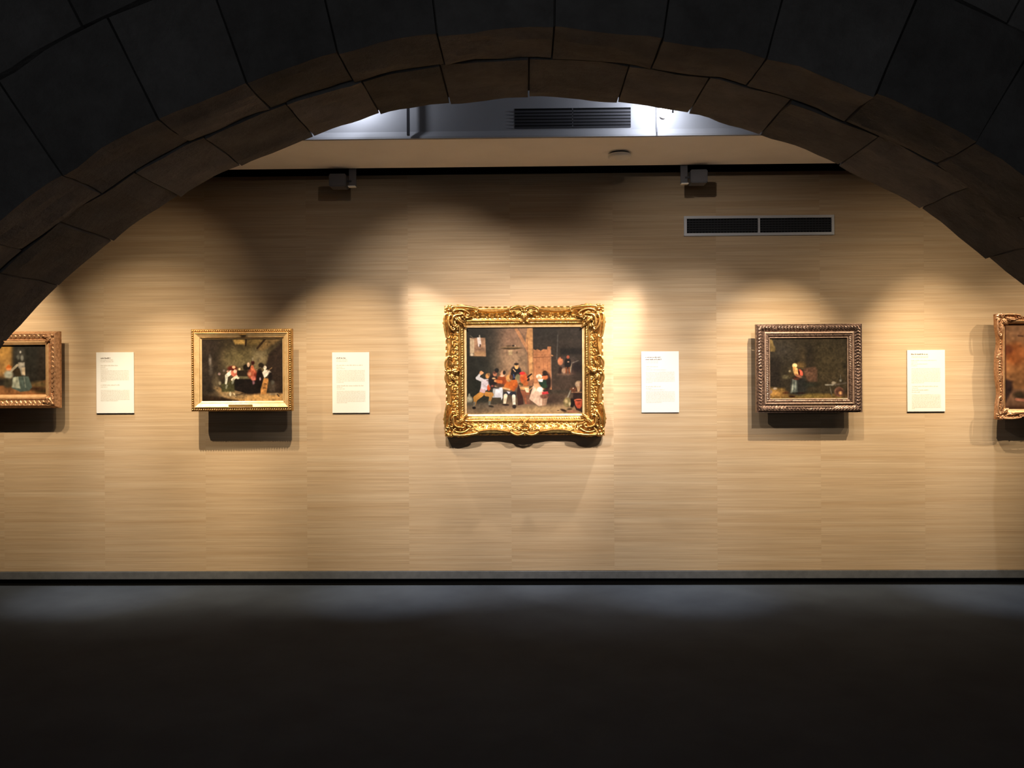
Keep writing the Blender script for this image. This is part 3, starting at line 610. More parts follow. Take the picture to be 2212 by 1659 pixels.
def scrollwork(period, amp, t0, t1, w):
    """running rinceau of alternating volutes"""
    def fn(L, T, half, S=None):
        tm = (t0+t1)/2; rr = (t1-t0)*w*0.55
        out = np.zeros_like(L)
        n = np.floor(L/period)
        for dk in (-1, 0, 1):
            k = n+dk; cx = (k+0.5)*period; sgn = np.where(np.mod(k, 2) == 0, 1.0, -1.0)
            dx = (L-cx); dz = (T-tm)*w-sgn*rr*0.18
            r = np.hypot(dx, dz); ph = np.arctan2(dz*sgn, dx)
            sp = 0.5+0.5*np.cos(ph*1.0-r/rr*7.5)
            leaf = 0.5+0.5*np.cos(ph*5+r/rr*3)
            env = np.clip(1.15-r/rr, 0, 1)
            out = np.maximum(out, (sp*0.75+leaf*sp*0.35)*np.sqrt(env))
        edge = np.clip((T-t0)/0.04, 0, 1)*np.clip((t1-T)/0.04, 0, 1)
        return amp*out*edge
    return fn
def gadroon(period, amp, t0, t1, slant=0.0):
    def fn(L, T, half, S=None):
        u = np.clip((T-t0)/(t1-t0), 0, 1); env = np.sin(u*PI)
        return amp*env*np.sqrt(np.abs(np.cos(PI*(L/period+slant*u))))
    return fn
def foliage(period, amp, t0, t1):
    """overlapping leaf tips running along the rail"""
    def fn(L, T, half, S=None):
        u = np.clip((T-t0)/(t1-t0), 0, 1); env = np.sin(u*PI)**0.7
        LL = np.abs(L); c = np.mod(LL/period+0.55*np.abs(u-0.5)*2, 1.0)
        vein = 0.75+0.25*np.cos((u-0.5)*26+c*4)
        lobe = 0.8+0.2*np.sin(LL/period*PI*7+u*9)
        return amp*env*(c**0.8)*vein*lobe
    return fn
def combine(*fs): return lambda L, T, half, S=None: sum(g(L, T, half, S) for g in fs)

def tube(bm, pts, radii, flat=0.8, seg=8):
    pts = [Vector(p) for p in pts]; rings = []
    for i, p in enumerate(pts):
        t = (pts[min(i+1, len(pts)-1)]-pts[max(i-1, 0)])
        if t.length < 1e-7: t = Vector((1, 0, 0))
        t.normalize(); n = Vector((0, -1, 0)); s = t.cross(n); s.normalize(); n2 = s.cross(t)
        rings.append([bm.verts.new(p+s*math.cos(a)*radii[i]+n2*math.sin(a)*radii[i]*flat) for a in [2*PI*k/seg for k in range(seg)]])
    for i in range(len(rings)-1):
        for k in range(seg): bm.faces.new((rings[i][k], rings[i][(k+1) % seg], rings[i+1][(k+1) % seg], rings[i+1][k]))
    bm.faces.new(rings[0][::-1]); bm.faces.new(rings[-1])
def cscroll(bm, p0, p1, bulge, r, d0, rise=0.008, volute=1.0, side=1):
    """C scroll from p0 to p1 (x,z), bulging sideways, ends rolled into volutes"""
    p0, p1 = Vector((p0[0], p0[1])), Vector((p1[0], p1[1])); d = p1-p0; n = Vector((-d.y, d.x)).normalized()*side
    pts = []
    def bez(t): return p0*(1-t)**2+(p0+d*0.5+n*bulge*2)*2*t*(1-t)+p1*t*t
    N = 16
    body = [bez(i/N) for i in range(N+1)]
    def vol(end, tan, sgn):
        out = []; R = r*2.3*volute; c = end-n*R*1.0
        a0 = math.atan2((end-c).y, (end-c).x)
        for i in range(1, 15):
            a = a0+sgn*i*0.42; rr = R*(1-i/17); out.append(c+Vector((math.cos(a), math.sin(a)))*rr)
        return out
    s = side
    end_v = vol(p1, None, -1*s); start_v = vol(p0, None, 1*s)
    path = start_v[::-1]+body+end_v
    n_ = len(path)
    P = []; Rr = []
    for i, q in enumerate(path):
        u = i/(n_-1); k = math.sin(PI*u)
        P.append((q.x, -(d0+rise*k+0.004*(1-k)), q.y)); Rr.append(r*(0.42+0.58*k))
    tube(bm, P, Rr, 0.9)
def leaf(bm, base, tip, width, d0, lift=0.012, curl=0.0, nu=18, nv=12, ribs=7):
    base, tip = Vector(base), Vector(tip); d = tip-base; n = Vector((-d.y, d.x)).normalized()
    g = []
    for i in range(nu+1):
        u = i/nu; ax = base+d*u+n*curl*math.sin(PI*u*0.9)*d.length
        w = width*(math.sin(PI*min(1, u**0.75*0.98+0.02))**0.8)*(1+0.22*math.cos(u*PI*9))
        row = []
        for j in range(nv+1):
            s = 2*j/nv-1; p = ax+n*s*w*0.5
            h = d0+lift*(math.sin(PI*u)*0.6+u*0.5)*(1-0.55*s*s)+0.0042*math.cos(abs(s)*PI*ribs/2-u*7)*(1-0.6*abs(s))+0.003*(1-abs(s))
            if abs(s) == 1: h = d0-0.006
            row.append(bm.verts.new((p.x, -h, p.y)))
        g.append(row)
    for i in range(nu):
        for j in range(nv):
            try: bm.faces.new((g[i][j], g[i+1][j], g[i+1][j+1], g[i][j+1]))
            except ValueError: pass
def shell(bm, c, r, ang, spread, d0, lobes=7, lift=0.012):
    """fan of radiating flutes"""
    nr, na = 6, lobes*6
    g = []
    for i in range(nr+1):
        u = i/nr; row = []
        for k in range(na+1):
            v_ = k/na; a = ang-spread/2+spread*v_
            flute = abs(math.cos(v_*lobes*PI)); rr = r*u*(1+0.10*(1-flute)*u)
            h = d0+lift*math.sin(min(1, u*1.05)*PI*0.62)+0.005*u*(1-flute)
            if i == nr: h = d0-0.004
            row.append(bm.verts.new((c[0]+rr*math.cos(a), -h, c[1]+rr*math.sin(a))))
        g.append(row)
    for i in range(nr):
        for k in range(na):
            bm.faces.new((g[i][k], g[i+1][k], g[i+1][k+1], g[i][k+1]))
def ball(bm, c, r, d):
    m = bmesh.ops.create_icosphere(bm, subdivisions=2, radius=r)
    for v in m['verts']: v.co = Vector((c[0]+v.co.x, -d+v.co.y*0.8, c[1]+v.co.z))
def part_bm(name, bm, m, parent, mirror=(1, 1)):
    if mirror != (1, 1):
        for v in bm.verts: v.co.x *= mirror[0]; v.co.z *= mirror[1]
    bmesh.ops.recalc_face_normals(bm, faces=bm.faces)
    me = bpy.data.meshes.new(name); bm.to_mesh(me); bm.free()
    return link(name, me, m, parent, smooth=True)
def beads(name, a, b, r, pitch, d, m, parent, long=1.0):
    """row of beads round a rectangle, one joined part"""
    bm = bmesh.new()
    def one(x, z, horiz):
        q = bmesh.ops.create_icosphere(bm, subdivisions=1, radius=r)
        for v in q['verts']:
            v.co = Vector((x+v.co.x*(long if horiz else 1), -d+v.co.y*0.9, z+v.co.z*(1 if horiz else long)))
    nx = max(2, round(2*a/pitch)); nz = max(2, round(2*b/pitch))
    for i in range(nx+1):
        for s in (-1, 1): one(-a+2*a*i/nx, s*b, True)
    for i in range(1, nz):
        for s in (-1, 1): one(s*a, -b+2*b*i/nz, False)
    o = part_bm(name, bm, m, parent); o['kind'] = 'stuff'; return o
def nameplate(x, z, w, h, d, m, parent, name='nameplate'):
    return box(name, x-w/2, x+w/2, -d-0.003, -d, z-h/2, z+h/2, m, parent, 0.0008)

def rect_px(x0, x1, y0, y1, depth):
    p, q = at(x0, y0, -depth), at(x1, y1, -depth)
    tl, br = p, q; tr = at(x1, y0, -depth); bl = at(x0, y1, -depth)
    w = (tr.x-tl.x+br.x-bl.x)/2; h = (tl.z-bl.z+tr.z-br.z)/2
    return (tl.x+tr.x+bl.x+br.x)/4, (tl.z+tr.z+bl.z+br.z)/4, w, h

# --- centre picture -------------------------------------------------------
D5 = 0.085
cx, cz, FW, FH = rect_px(959, 1307, 658, 943, 0.07)
ox, oz, OW, OH = rect_px(1009, 1259.5, 707.5, 891.5, 0.035)
p5 = tag(empty('framed_painting', (cx, 0, cz)), 'large gilded rococo frame with tavern scene painting at wall centre', 'painting')
A5, B5 = FW/2, FH/2; a5, b5 = OW/2, OH/2
# even rails: opening centred in the frame
canvas('canvas', picture_tavern(), OW+0.012, OH+0.012, -0.026, p5)['label'] = 'dark tavern interior painted with peasants round a table'
rail = A5-a5
b5 = B5-rail
# back frame with straight edge and a row of long beads
ring('back_frame', A5-0.06, B5-0.06, A5-0.008, B5-0.008, [(0, 0.0), (0, 0.040), (0.75, 0.044), (1, 0.034), (1, 0.0)], M['gold'], p5)
beads('bead_moulding', A5-0.014, B5-0.014, 0.0062, 0.044, 0.040, M['gold_flat'], p5, 2.3)
def sweep5(S, rot):
    s = np.abs(S)
    g = lambda c, w: np.exp(-((s-c)/w)**2)
    return 0.014+0.027*g(0.42, 0.21)-0.008*g(0.0, 0.10)-0.012*np.clip((s-0.78)/0.2, 0, 1)
prof5 = [(0, 0.014), (0, 0.032), (0.05, 0.036), (0.12, 0.036), (0.14, 0.040), (0.22, 0.042), (0.26, 0.052), (0.31, 0.054), (0.35, 0.047), (0.42, 0.044), (0.6, 0.050), (0.74, 0.062), (0.84, 0.078), (0.90, 0.084), (0.96, 0.080), (1.0, 0.066), (1.0, 0.030)]
orn5 = combine(scrollwork(0.052, 0.011, 0.44, 0.80, rail), scrollwork(0.034, 0.006, 0.36, 0.52, rail), gadroon(0.017, 0.004, 0.14, 0.24, 0.6))
ring('gilded_frame', a5, b5, A5-0.002, B5-0.002, prof5, M['gold'], p5, orn5, sweep5, 0.0028)
ring('inner_slip', a5-0.001, b5-0.001, a5+0.012, b5+0.012, [(0, 0.024), (0, 0.034), (1, 0.038)], M['gold_flat'], p5)
for mx in (-1, 1):
    for mz in (-1, 1):
        bm = bmesh.new(); A, B = A5, B5
        shell(bm, (A-0.040, B-0.034), 0.036, PI/4, 2*PI*0.97, 0.066, 8, 0.016)
        ball(bm, (A-0.040, B-0.034), 0.010, 0.082)
        # long scrolls lying on the outer edge, along and down
        cscroll(bm, (A-0.070, B-0.012), (A-0.225, B-0.024), 0.006, 0.0085, 0.072, 0.012, 0.8, -1)
        cscroll(bm, (A-0.010, B-0.075), (A-0.020, B-0.215), 0.006, 0.0085, 0.072, 0.012, 0.8, 1)
        cscroll(bm, (A-0.085, B-0.036), (A-0.170, B-0.052), 0.012, 0.0075, 0.076, 0.010, 0.8, -1)
        cscroll(bm, (A-0.040, B-0.082), (A-0.056, B-0.165), 0.012, 0.0075, 0.076, 0.010, 0.8, 1)
        cscroll(bm, (A-0.118, B-0.066), (A-0.066, B-0.122), 0.022, 0.0080, 0.078, 0.012, 1.0, 1)
        leaf(bm, (A-0.055, B-0.062), (A-0.148, B-0.112), 0.046, 0.062, 0.018, 0.10)
        leaf(bm, (A-0.070, B-0.048), (A-0.118, B-0.142), 0.044, 0.062, 0.018, -0.10)
        leaf(bm, (A-0.075, B-0.068), (A-0.138, B-0.134), 0.036, 0.068, 0.020, 0.0)
        cscroll(bm, (A-0.150, B-0.085), (A-0.110, B-0.052), 0.012, 0.0055, 0.074, 0.008, 0.8, 1)
        cscroll(bm, (A-0.086, B-0.150), (A-0.056, B-0.108), 0.012, 0.0055, 0.074, 0.008, 0.8, -1)
        leaf(bm, (A-0.060, B-0.020), (A-0.205, B-0.034), 0.036, 0.070, 0.012, -0.10)
        leaf(bm, (A-0.018, B-0.060), (A-0.028, B-0.195), 0.034, 0.070, 0.012, 0.10)
        leaf(bm, (A-0.090, B-0.060), (A-0.200, B-0.074), 0.034, 0.062, 0.014, 0.12)
        leaf(bm, (A-0.055, B-0.095), (A-0.074, B-0.190), 0.034, 0.062, 0.014, -0.12)
        leaf(bm, (A-0.105, B-0.105), (A-0.163, B-0.160), 0.026, 0.056, 0.010, 0.0)
        for q in range(5): ball(bm, (A-0.112-q*0.017, B-0.047-q*0.006), 0.0042-q*0.0004, 0.084-q*0.002)
        for q in range(5): ball(bm, (A-0.044-q*0.006, B-0.106-q*0.017), 0.0042-q*0.0004, 0.084-q*0.002)
        part_bm('corner_ornament', bm, M['gold'], p5, (mx, mz))
def cartouche(ang, across):
    bm = bmesh.new()
    o = across
    cscroll(bm, (0.012, o-0.020), (0.088, o-0.026), 0.012, 0.0075, 0.074, 0.010, 1.0, 1)
    cscroll(bm, (-0.012, o-0.020), (-0.088, o-0.026), 0.012, 0.0075, 0.074, 0.010, 1.0, -1)
    shell(bm, (0, o-0.040), 0.034, PI/2, PI*0.9, 0.070, 5, 0.016)
    leaf(bm, (0, o-0.042), (0, o-0.110), 0.044, 0.066, 0.016, 0)
    leaf(bm, (0.006, o-0.046), (0.068, o-0.078), 0.034, 0.062, 0.018, 0.12)
    leaf(bm, (-0.006, o-0.046), (-0.068, o-0.078), 0.034, 0.062, 0.018, -0.12)
    leaf(bm, (0.010, o-0.030), (0.120, o-0.036), 0.028, 0.066, 0.010, -0.06)
    leaf(bm, (-0.010, o-0.030), (-0.120, o-0.036), 0.028, 0.066, 0.010, 0.06)
    leaf(bm, (0.004, o-0.100), (0.030, o-0.128), 0.018, 0.050, 0.010, 0.1)
    leaf(bm, (-0.004, o-0.100), (-0.030, o-0.128), 0.018, 0.050, 0.010, -0.1)
    ball(bm, (0, o-0.046), 0.009, 0.090)
    for v in bm.verts:
        x, z = v.co.x, v.co.z
        for _ in range(ang): x, z = z, -x
        v.co.x, v.co.z = x, z
    part_bm('centre_ornament', bm, M['gold'], p5)
for r_ in range(4): cartouche(r_, B5 if r_ % 2 == 0 else A5)

# --- picture with the musicians (left of centre) ---------------------------
D2 = 0.045
cx, cz, FW, FH = rect_px(415.5, 633, 711, 888, 0.135)
_, _, OW, OH = rect_px(442, 615.5, 732, 865, 0.12)
p2 = tag(empty('framed_painting', (cx, 0, cz)), 'gold frame with beaded dark edge, painting of musicians, left of the large one', 'painting')
A, B = FW/2, FH/2; a = OW/2; b = B-(A-a)
canvas('canvas', picture_musicians(), 2*a+0.01, 2*b+0.01, -0.016, p2)['label'] = 'dark interior painting with a company making music'
ring('edge_moulding', A-0.024, B-0.024, A, B, [(0, 0.010), (0, 0.036), (0.2, 0.038), (0.45, 0.030), (0.7, 0.036), (1, 0.028), (1, 0.0)], M['gold_dark'], p2)
beads('bead_moulding', A-0.013, B-0.013, 0.0068, 0.0152, 0.036, M['gold_dark'], p2)
beads('bead_highlight', A-0.013, B-0.013, 0.0042, 0.0152, 0.0405, M['gold_flat'], p2)  # paler caps on the dark beads; the highlight is put into the colour
w_ = (A-0.024)-(a+0.010)
ring('gilded_frame', a+0.010, b+0.010, A-0.024, B-0.024, [(0, 0.010), (0, 0.026), (0.12, 0.027), (0.3, 0.030), (0.8, 0.040), (0.9, 0.044), (1, 0.040), (1, 0.010)], M['gold_flat'], p2)
ring('inner_slip', a, b, a+0.011, b+0.011, [(0, 0.012), (0, 0.018), (1, 0.024)], M['gold_flat'], p2)
beads('pearl_moulding', a+0.013, b+0.013, 0.0022, 0.0062, 0.0275, M['gold_dark'], p2)
nameplate(-0.005, -B+0.038, 0.165, 0.015, 0.040, M['brass'], p2)
nameplate(0.012, B-0.038, 0.046, 0.009, 0.040, M['gold_dark'], p2, 'title_tag')

# --- kitchen picture (right of centre) --------------------------------------
cx, cz, FW, FH = rect_px(1633, 1861, 700, 891, 0.105)
_, _, OW, OH = rect_px(1663.5, 1830.5, 730, 861.5, 0.09)
p4 = tag(empty('framed_painting', (cx, 0, cz)), 'dark silvery-brown carved frame with a kitchen woman painting, right of centre', 'painting')
A, B = FW/2, FH/2; a = OW/2; b = B-(A-a)
canvas('canvas', picture_kitchen(), 2*a+0.01, 2*b+0.01, -0.014, p4)['label'] = 'very dark kitchen painting with a lit seated woman'
w_ = A-a
prof4 = [(0, 0.010), (0, 0.018), (0.06, 0.020), (0.10, 0.024), (0.30, 0.026), (0.33, 0.032), (0.40, 0.033), (0.44, 0.026), (0.52, 0.026), (0.70, 0.034), (0.86, 0.036), (0.92, 0.028), (1, 0.030), (1, 0.0)]
ring('carved_frame', a, b, A, B, prof4, M['bronze'], p4, combine(foliage(0.021, 0.013, 0.48, 0.90), gadroon(0.012, 0.004, 0.08, 0.31, 0.8)), None, 0.0026)
ring('inner_slip', a+w_*0.30, b+w_*0.30, a+w_*0.43, b+w_*0.43, [(0, 0.020), (0, 0.032), (0.5, 0.0355), (1, 0.032), (1, 0.02)], M['bronze_flat'], p4)
ring('sight_edge', a-0.001, b-0.001, a+0.006, b+0.006, [(0, 0.012), (0, 0.020), (1, 0.022), (1, 0.014)], M['bronze_flat'], p4)
nameplate(0.005, -B+0.043, 0.33, 0.0105, 0.037, M['bronze_flat'], p4)

# --- far left picture, partly behind the arch --------------------------------
cx, cz, FW, FH = rect_px(-129, 125, 716, 882, 0.135)
_, _, OW, OH = rect_px(-101, 99, 741, 858, 0.12)
p1 = tag(empty('framed_painting', (cx, 0, cz)), 'rose-gold frame at the left edge, partly hidden behind the stone arch', 'painting')
A, B = FW/2, FH/2; a = A-0.092; b = B-0.078
b = B-(A-a)
canvas('canvas', picture_seated(), 2*a+0.01, 2*b+0.01, -0.020, p1)['label'] = 'painting of seated figures in pale blue skirts'
w_ = A-a
prof1 = [(0, 0.012), (0, 0.030), (0.08, 0.036), (0.26, 0.038), (0.30, 0.046), (0.36, 0.046), (0.40, 0.040), (0.72, 0.050), (0.80, 0.056), (0.86, 0.050), (1, 0.024), (1, 0.0)]
ring('carved_frame', a, b, A, B, prof1, M['rose_gold'], p1, combine(foliage(0.032, 0.012, 0.40, 0.80)), None, 0.003)
ring('inner_slip', a-0.001, b-0.001, a+w_*0.30, b+w_*0.30, [(0, 0.018), (0, 0.032), (0.5, 0.040), (0.9, 0.044), (1, 0.040)], M['rose_flat'], p1)
for mx in (-1, 1):
    for mz in (-1, 1):
        bm = bmesh.new()
        leaf(bm, (A-0.02, B-0.02), (A-0.082, B-0.078), 0.050, 0.046, 0.014, 0)
        leaf(bm, (A-0.03, B-0.022), (A-0.105, B-0.034), 0.030, 0.046, 0.012, 0.12)
        leaf(bm, (A-0.022, B-0.03), (A-0.034, B-0.105), 0.030, 0.046, 0.012, -0.12)
        ball(bm, (A-0.030, B-0.030), 0.011, 0.060)
        part_bm('corner_ornament', bm, M['rose_gold'], p1, (mx, mz))
nameplate(-0.02, -B+0.052, 0.14, 0.014, 0.042, M['gold_dark'], p1)

# --- far right picture, cut by the edge ----------------------------------------
cx, cz, FW, FH = rect_px(2153, 2420, 677, 905, 0.12)
p6 = tag(empty('framed_painting', (cx, 0, cz)), 'pinkish gilded frame with pierced corners cut off by the right edge', 'painting')
A, B = FW/2, FH/2; a = A-0.066; b = B-(A-a)
canvas('canvas', picture_landscape(), 2*a+0.01, 2*b+0.01, -0.020, p6)['label'] = 'reddish brown landscape painting'
w_ = A-a
def sweep6(S, rot):
    s = np.abs(S); g = lambda c, w: np.exp(-((s-c)/w)**2)
    return 0.004+0.014*g(0.48, 0.22)
prof6 = [(0, 0.012), (0, 0.030), (0.10, 0.040), (0.32, 0.046), (0.38, 0.050), (0.44, 0.042), (0.75, 0.046), (0.90, 0.054), (1, 0.040), (1, 0.008)]
ring('carved_frame', a, b, A, B, prof6, M['rose_gold'], p6, scrollwork(0.036, 0.010, 0.42, 0.92, w_), sweep6, 0.003)
ring('inner_slip', a-0.001, b-0.001, a+w_*0.36, b+w_*0.36, [(0, 0.018), (0, 0.032), (0.5, 0.043), (0.9, 0.050), (1, 0.045)], M['rose_flat'], p6)
for mx in (-1, 1):
    for mz in (-1, 1):
        bm = bmesh.new()
        shell(bm, (A-0.026, B-0.026), 0.030, PI/4, PI*1.3, 0.046, 6, 0.014)
        cscroll(bm, (A-0.040, B-0.006), (A-0.150, B-0.010), 0.004, 0.0065, 0.050, 0.010, 0.8, -1)
        cscroll(bm, (A-0.004, B-0.045), (A-0.010, B-0.140), 0.004, 0.0065, 0.050, 0.010, 0.8, 1)
        leaf(bm, (A-0.03, B-0.03), (A-0.075, B-0.075), 0.040, 0.046, 0.014, 0)
        leaf(bm, (A-0.05, B-0.022), (A-0.150, B-0.030), 0.030, 0.048, 0.010, 0.1)
        leaf(bm, (A-0.022, B-0.05), (A-0.026, B-0.150), 0.030, 0.048, 0.010, -0.1)
        part_bm('corner_ornament', bm, M['rose_gold'], p6, (mx, mz))
for s_ in (-1, 1):
    bm = bmesh.new()
    for q in range(5): ball(bm, (s_*(A-0.018), 0.036-q*0.018), 0.009-abs(q-2)*0.0012, 0.054)
    leaf(bm, (s_*(A-0.02), 0.03), (s_*(A-0.02), 0.10), 0.028, 0.046, 0.010, 0.05); leaf(bm, (s_*(A-0.02), -0.03), (s_*(A-0.02), -0.10), 0.028, 0.046, 0.010, 0.05)
    part_bm('centre_ornament', bm, M['rose_gold'], p6)

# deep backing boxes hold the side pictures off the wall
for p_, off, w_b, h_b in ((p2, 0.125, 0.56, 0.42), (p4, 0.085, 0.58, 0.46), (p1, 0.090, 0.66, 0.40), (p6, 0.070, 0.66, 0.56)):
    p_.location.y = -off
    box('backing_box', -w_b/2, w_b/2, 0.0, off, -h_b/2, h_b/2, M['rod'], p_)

# ------------------------------------------------------------------ labels on the wall
def text_quads(specs, W, H):
    """specs: (x0, x1, y, height, dark) in fractions of the board, y from the top; broken into words and letters"""
    vs = {0: [], 1: []}
    for (x0, x1, y, h, dark) in specs:
        x = x0*W; e = x1*W; hh = h*H
        while x < e:
            n = random.randint(2, 8)
            for k in range(n):
                cw = hh*random.uniform(0.38, 0.62)
                if x+cw > e: x = e; break
                tall = random.random() < 0.3; g = hh*(1.0 if tall else 0.70)
                yb = y*H+hh
                vs[dark].append((x, x+cw*0.78, yb-g, yb)); x += cw
            x += hh*0.42
    return vs
def wall_label(x0, x1, y0, y1, specs, label):
    x, z, W, H = rect_px(x0, x1, y0, y1, 0.006)
    e = tag(empty('wall_label', (x, 0, z)), label, 'label')
    box('board', -W/2, W/2, -0.009, -0.003, -H/2, H/2, M['label'], e, 0.0006)
    box('shadow_spacer', -W/2+0.0015, W/2-0.0015, -0.003, 0.0, -H/2-0.0045, H/2-0.006, M['label_shadow'], e)  # spacer juts out below the board; the board's shadow put into its colour
    vs = text_quads(specs, W, H)
    for dark, nm in ((0, 'printed_text'), (1, 'printed_heading')):
        v, f = [], []
        for (a_, b_, c_, d_) in vs[dark]:
            o = len(v)
            for (px, pz) in ((a_, c_), (a_, d_), (b_, d_), (b_, c_)): v.append((px-W/2, -0.0095, H/2-pz))
            f.append((o, o+1, o+2, o+3))
        if v:
            o = link(nm, pydata(nm, v, f), M['ink_dark'] if dark else M['ink'], e)
            o['kind'] = 'stuff'
    return e
def para(x0, x1, ya, yb, n, last):
    s = (yb-ya)/n; return [(x0, x1 if i < n-1 else x0+(x1-x0)*last, ya+s*i, s*0.55, 0) for i in range(n)]
wall_label(208.5, 289.5, 761, 892.5, [(0.12, 0.38, 0.085, 0.020, 1), (0.12, 0.47, 0.118, 0.014, 0), (0.12, 0.47, 0.145, 0.014, 0), (0.12, 0.60, 0.208, 0.016, 0), (0.12, 0.26, 0.238, 0.013, 0), (0.12, 0.32, 0.266, 0.013, 0)]
           + para(0.12, 0.88, 0.295, 0.49, 9, 0.2)+[(0.12, 0.63, 0.528, 0.018, 0), (0.12, 0.30, 0.562, 0.013, 0)]+para(0.12, 0.89, 0.62, 0.81, 9, 0.6),
           'cream text board nearest the left edge, short dark heading')
wall_label(718, 798, 761, 892, [(0.115, 0.38, 0.083, 0.020, 1), (0.115, 0.42, 0.115, 0.014, 0), (0.115, 0.42, 0.14, 0.014, 0), (0.115, 0.83, 0.205, 0.017, 0), (0.115, 0.27, 0.236, 0.013, 0), (0.115, 0.34, 0.262, 0.013, 0)]
           + para(0.115, 0.88, 0.295, 0.51, 10, 0.27)+[(0.12, 0.86, 0.54, 0.020, 0), (0.12, 0.28, 0.572, 0.013, 0), (0.12, 0.34, 0.597, 0.013, 0)]+para(0.12, 0.90, 0.635, 0.845, 10, 0.38),
           'cream text board between the musicians picture and the large gilded frame')
wall_label(1385.5, 1466.5, 759, 891, [(0.11, 0.52, 0.088, 0.017, 1), (0.11, 0.55, 0.122, 0.018, 1), (0.12, 0.45, 0.152, 0.013, 0), (0.12, 0.45, 0.178, 0.013, 0), (0.13, 0.46, 0.242, 0.016, 0), (0.13, 0.26, 0.275, 0.012, 0), (0.13, 0.66, 0.297, 0.012, 0)]
           + para(0.115, 0.89, 0.335, 0.525, 9, 0.23)+[(0.12, 0.52, 0.565, 0.018, 0), (0.12, 0.28, 0.598, 0.014, 0), (0.12, 0.62, 0.622, 0.012, 0)]+para(0.12, 0.89, 0.655, 0.85, 9, 0.55),
           'cream text board right of the large gilded frame, two-line heading')
wall_label(1959.5, 2041, 756, 889, [(0.10, 0.56, 0.058, 0.020, 1), (0.11, 0.56, 0.095, 0.013, 0), (0.11, 0.56, 0.115, 0.013, 0), (0.10, 0.79, 0.160, 0.015, 0), (0.11, 0.28, 0.188, 0.013, 0), (0.10, 0.55, 0.218, 0.015, 0), (0.10, 0.27, 0.247, 0.013, 0)]
           + para(0.11, 0.88, 0.295, 0.545, 12, 0.45)+[(0.13, 0.82, 0.58, 0.017, 0), (0.13, 0.29, 0.61, 0.013, 0), (0.12, 0.58, 0.64, 0.017, 0), (0.12, 0.33, 0.675, 0.014, 0)]+para(0.12, 0.89, 0.72, 0.965, 12, 0.1),
           'cream text board nearest the right edge, long dark heading and fullest text')

# ------------------------------------------------------------------ ventilation grilles
def vent(x0, x1, y0, y1, ydepth, border, nslat, label, framed, slat_m, fins):
    p, q = at(x0, y0, ydepth), at(x1, y1, ydepth); tr = at(x1, y0, ydepth); bl = at(x0, y1, ydepth)
    W = (tr.x-p.x+q.x-bl.x)/2; H = (p.z-bl.z+tr.z-q.z)/2
    e = tag(empty('air_vent', ((p.x+q.x)/2, ydepth, (p.z+q.z+tr.z+bl.z)/4)), label, 'vent')
    w, h = W/2, H/2; bd = border
    box('duct_back', -w+bd*0.6, w-bd*0.6, -0.001, 0.0008, -h+bd*0.6, h-bd*0.6, M['black'], e)
    t = 0.012 if framed else 0.003
    if framed:
        for (a, b, c, d) in ((-w, w, h-bd, h), (-w, w, -h, -h+bd), (-w, -w+bd, -h+bd, h-bd), (w-bd, w, -h+bd, h-bd)):
            box('vent_frame', a, b, -t, 0, c, d, M['vent_frame'], e, 0.001)
    mw = 0.007 if framed else 0.003
    box('mullion', -mw, mw, -t*0.9, 0, -h+bd, h-bd, M['vent_frame'] if framed else slat_m, e)
    pitch = (2*h-2*bd)/(nslat+1 if framed else nslat)
    for s in (-1, 1):
        a, b = (-w+bd, -mw) if s < 0 else (mw, w-bd)
        for k in range(nslat):
            z = h-bd-pitch*(k+1)
            bm = bmesh.new(); add_box(bm, a, b, -0.0008, 0.0008, -0.006, 0.006)
            bmesh.ops.rotate(bm, verts=bm.verts, cent=(0, 0, 0), matrix=Matrix.Rotation(math.radians(40), 3, 'X'))
            for v in bm.verts: v.co += Vector((0, -0.006, z))
            me = bpy.data.meshes.new('slat'); bm.to_mesh(me); bm.free(); link('slat', me, slat_m, e)
        if fins:
            bm = bmesh.new(); n = int((b-a)/0.021)
            for k in range(1, n): add_box(bm, a+(b-a)*k/n-0.0007, a+(b-a)*k/n+0.0007, -0.0045, -0.0012, -h+bd, h-bd)
            me = bpy.data.meshes.new('fins'); bm.to_mesh(me); bm.free(); link('fins', me, slat_m, e)['kind'] = 'stuff'
    return e
vent(1477, 1801, 466, 509, 0.0, 0.019, 5, 'aluminium framed air grille on the wall above the right picture', True, M['vent_slat'], True)
vent(1111, 1363, 233, 276, Y_SN-0.001, 0.002, 6, 'unframed slatted air grille in the grey fascia under the arch crown', False, M['lamp_grey'], False)

# ------------------------------------------------------------------ smoke detector on the soffit
sd_y = -0.62
d_ = at(1338, 331, sd_y)
sdx = CAM.x+(d_.x-CAM.x)*(ZS-CAM.z)/(d_.z-CAM.z)
sdy = CAM.y+(sd_y-CAM.y)*(ZS-CAM.z)/(d_.z-CAM.z)
e = tag(empty('smoke_detector', (sdx, sdy, ZS)), 'round white smoke detector on the beige soffit', 'detector')
link('detector_base', lathe_mesh('detector_base', [(0.0001, 0), (0.060, 0), (0.060, -0.012), (0.0001, -0.012)]), M['rod'], e, True)
link('detector_cover', lathe_mesh('detector_cover', [(0.0001, -0.010), (0.070, -0.010), (0.073, -0.016), (0.071, -0.026), (0.058, -0.034), (0.034, -0.037), (0.030, -0.042), (0.0001, -0.043)]), M['white_plastic'], e, True)

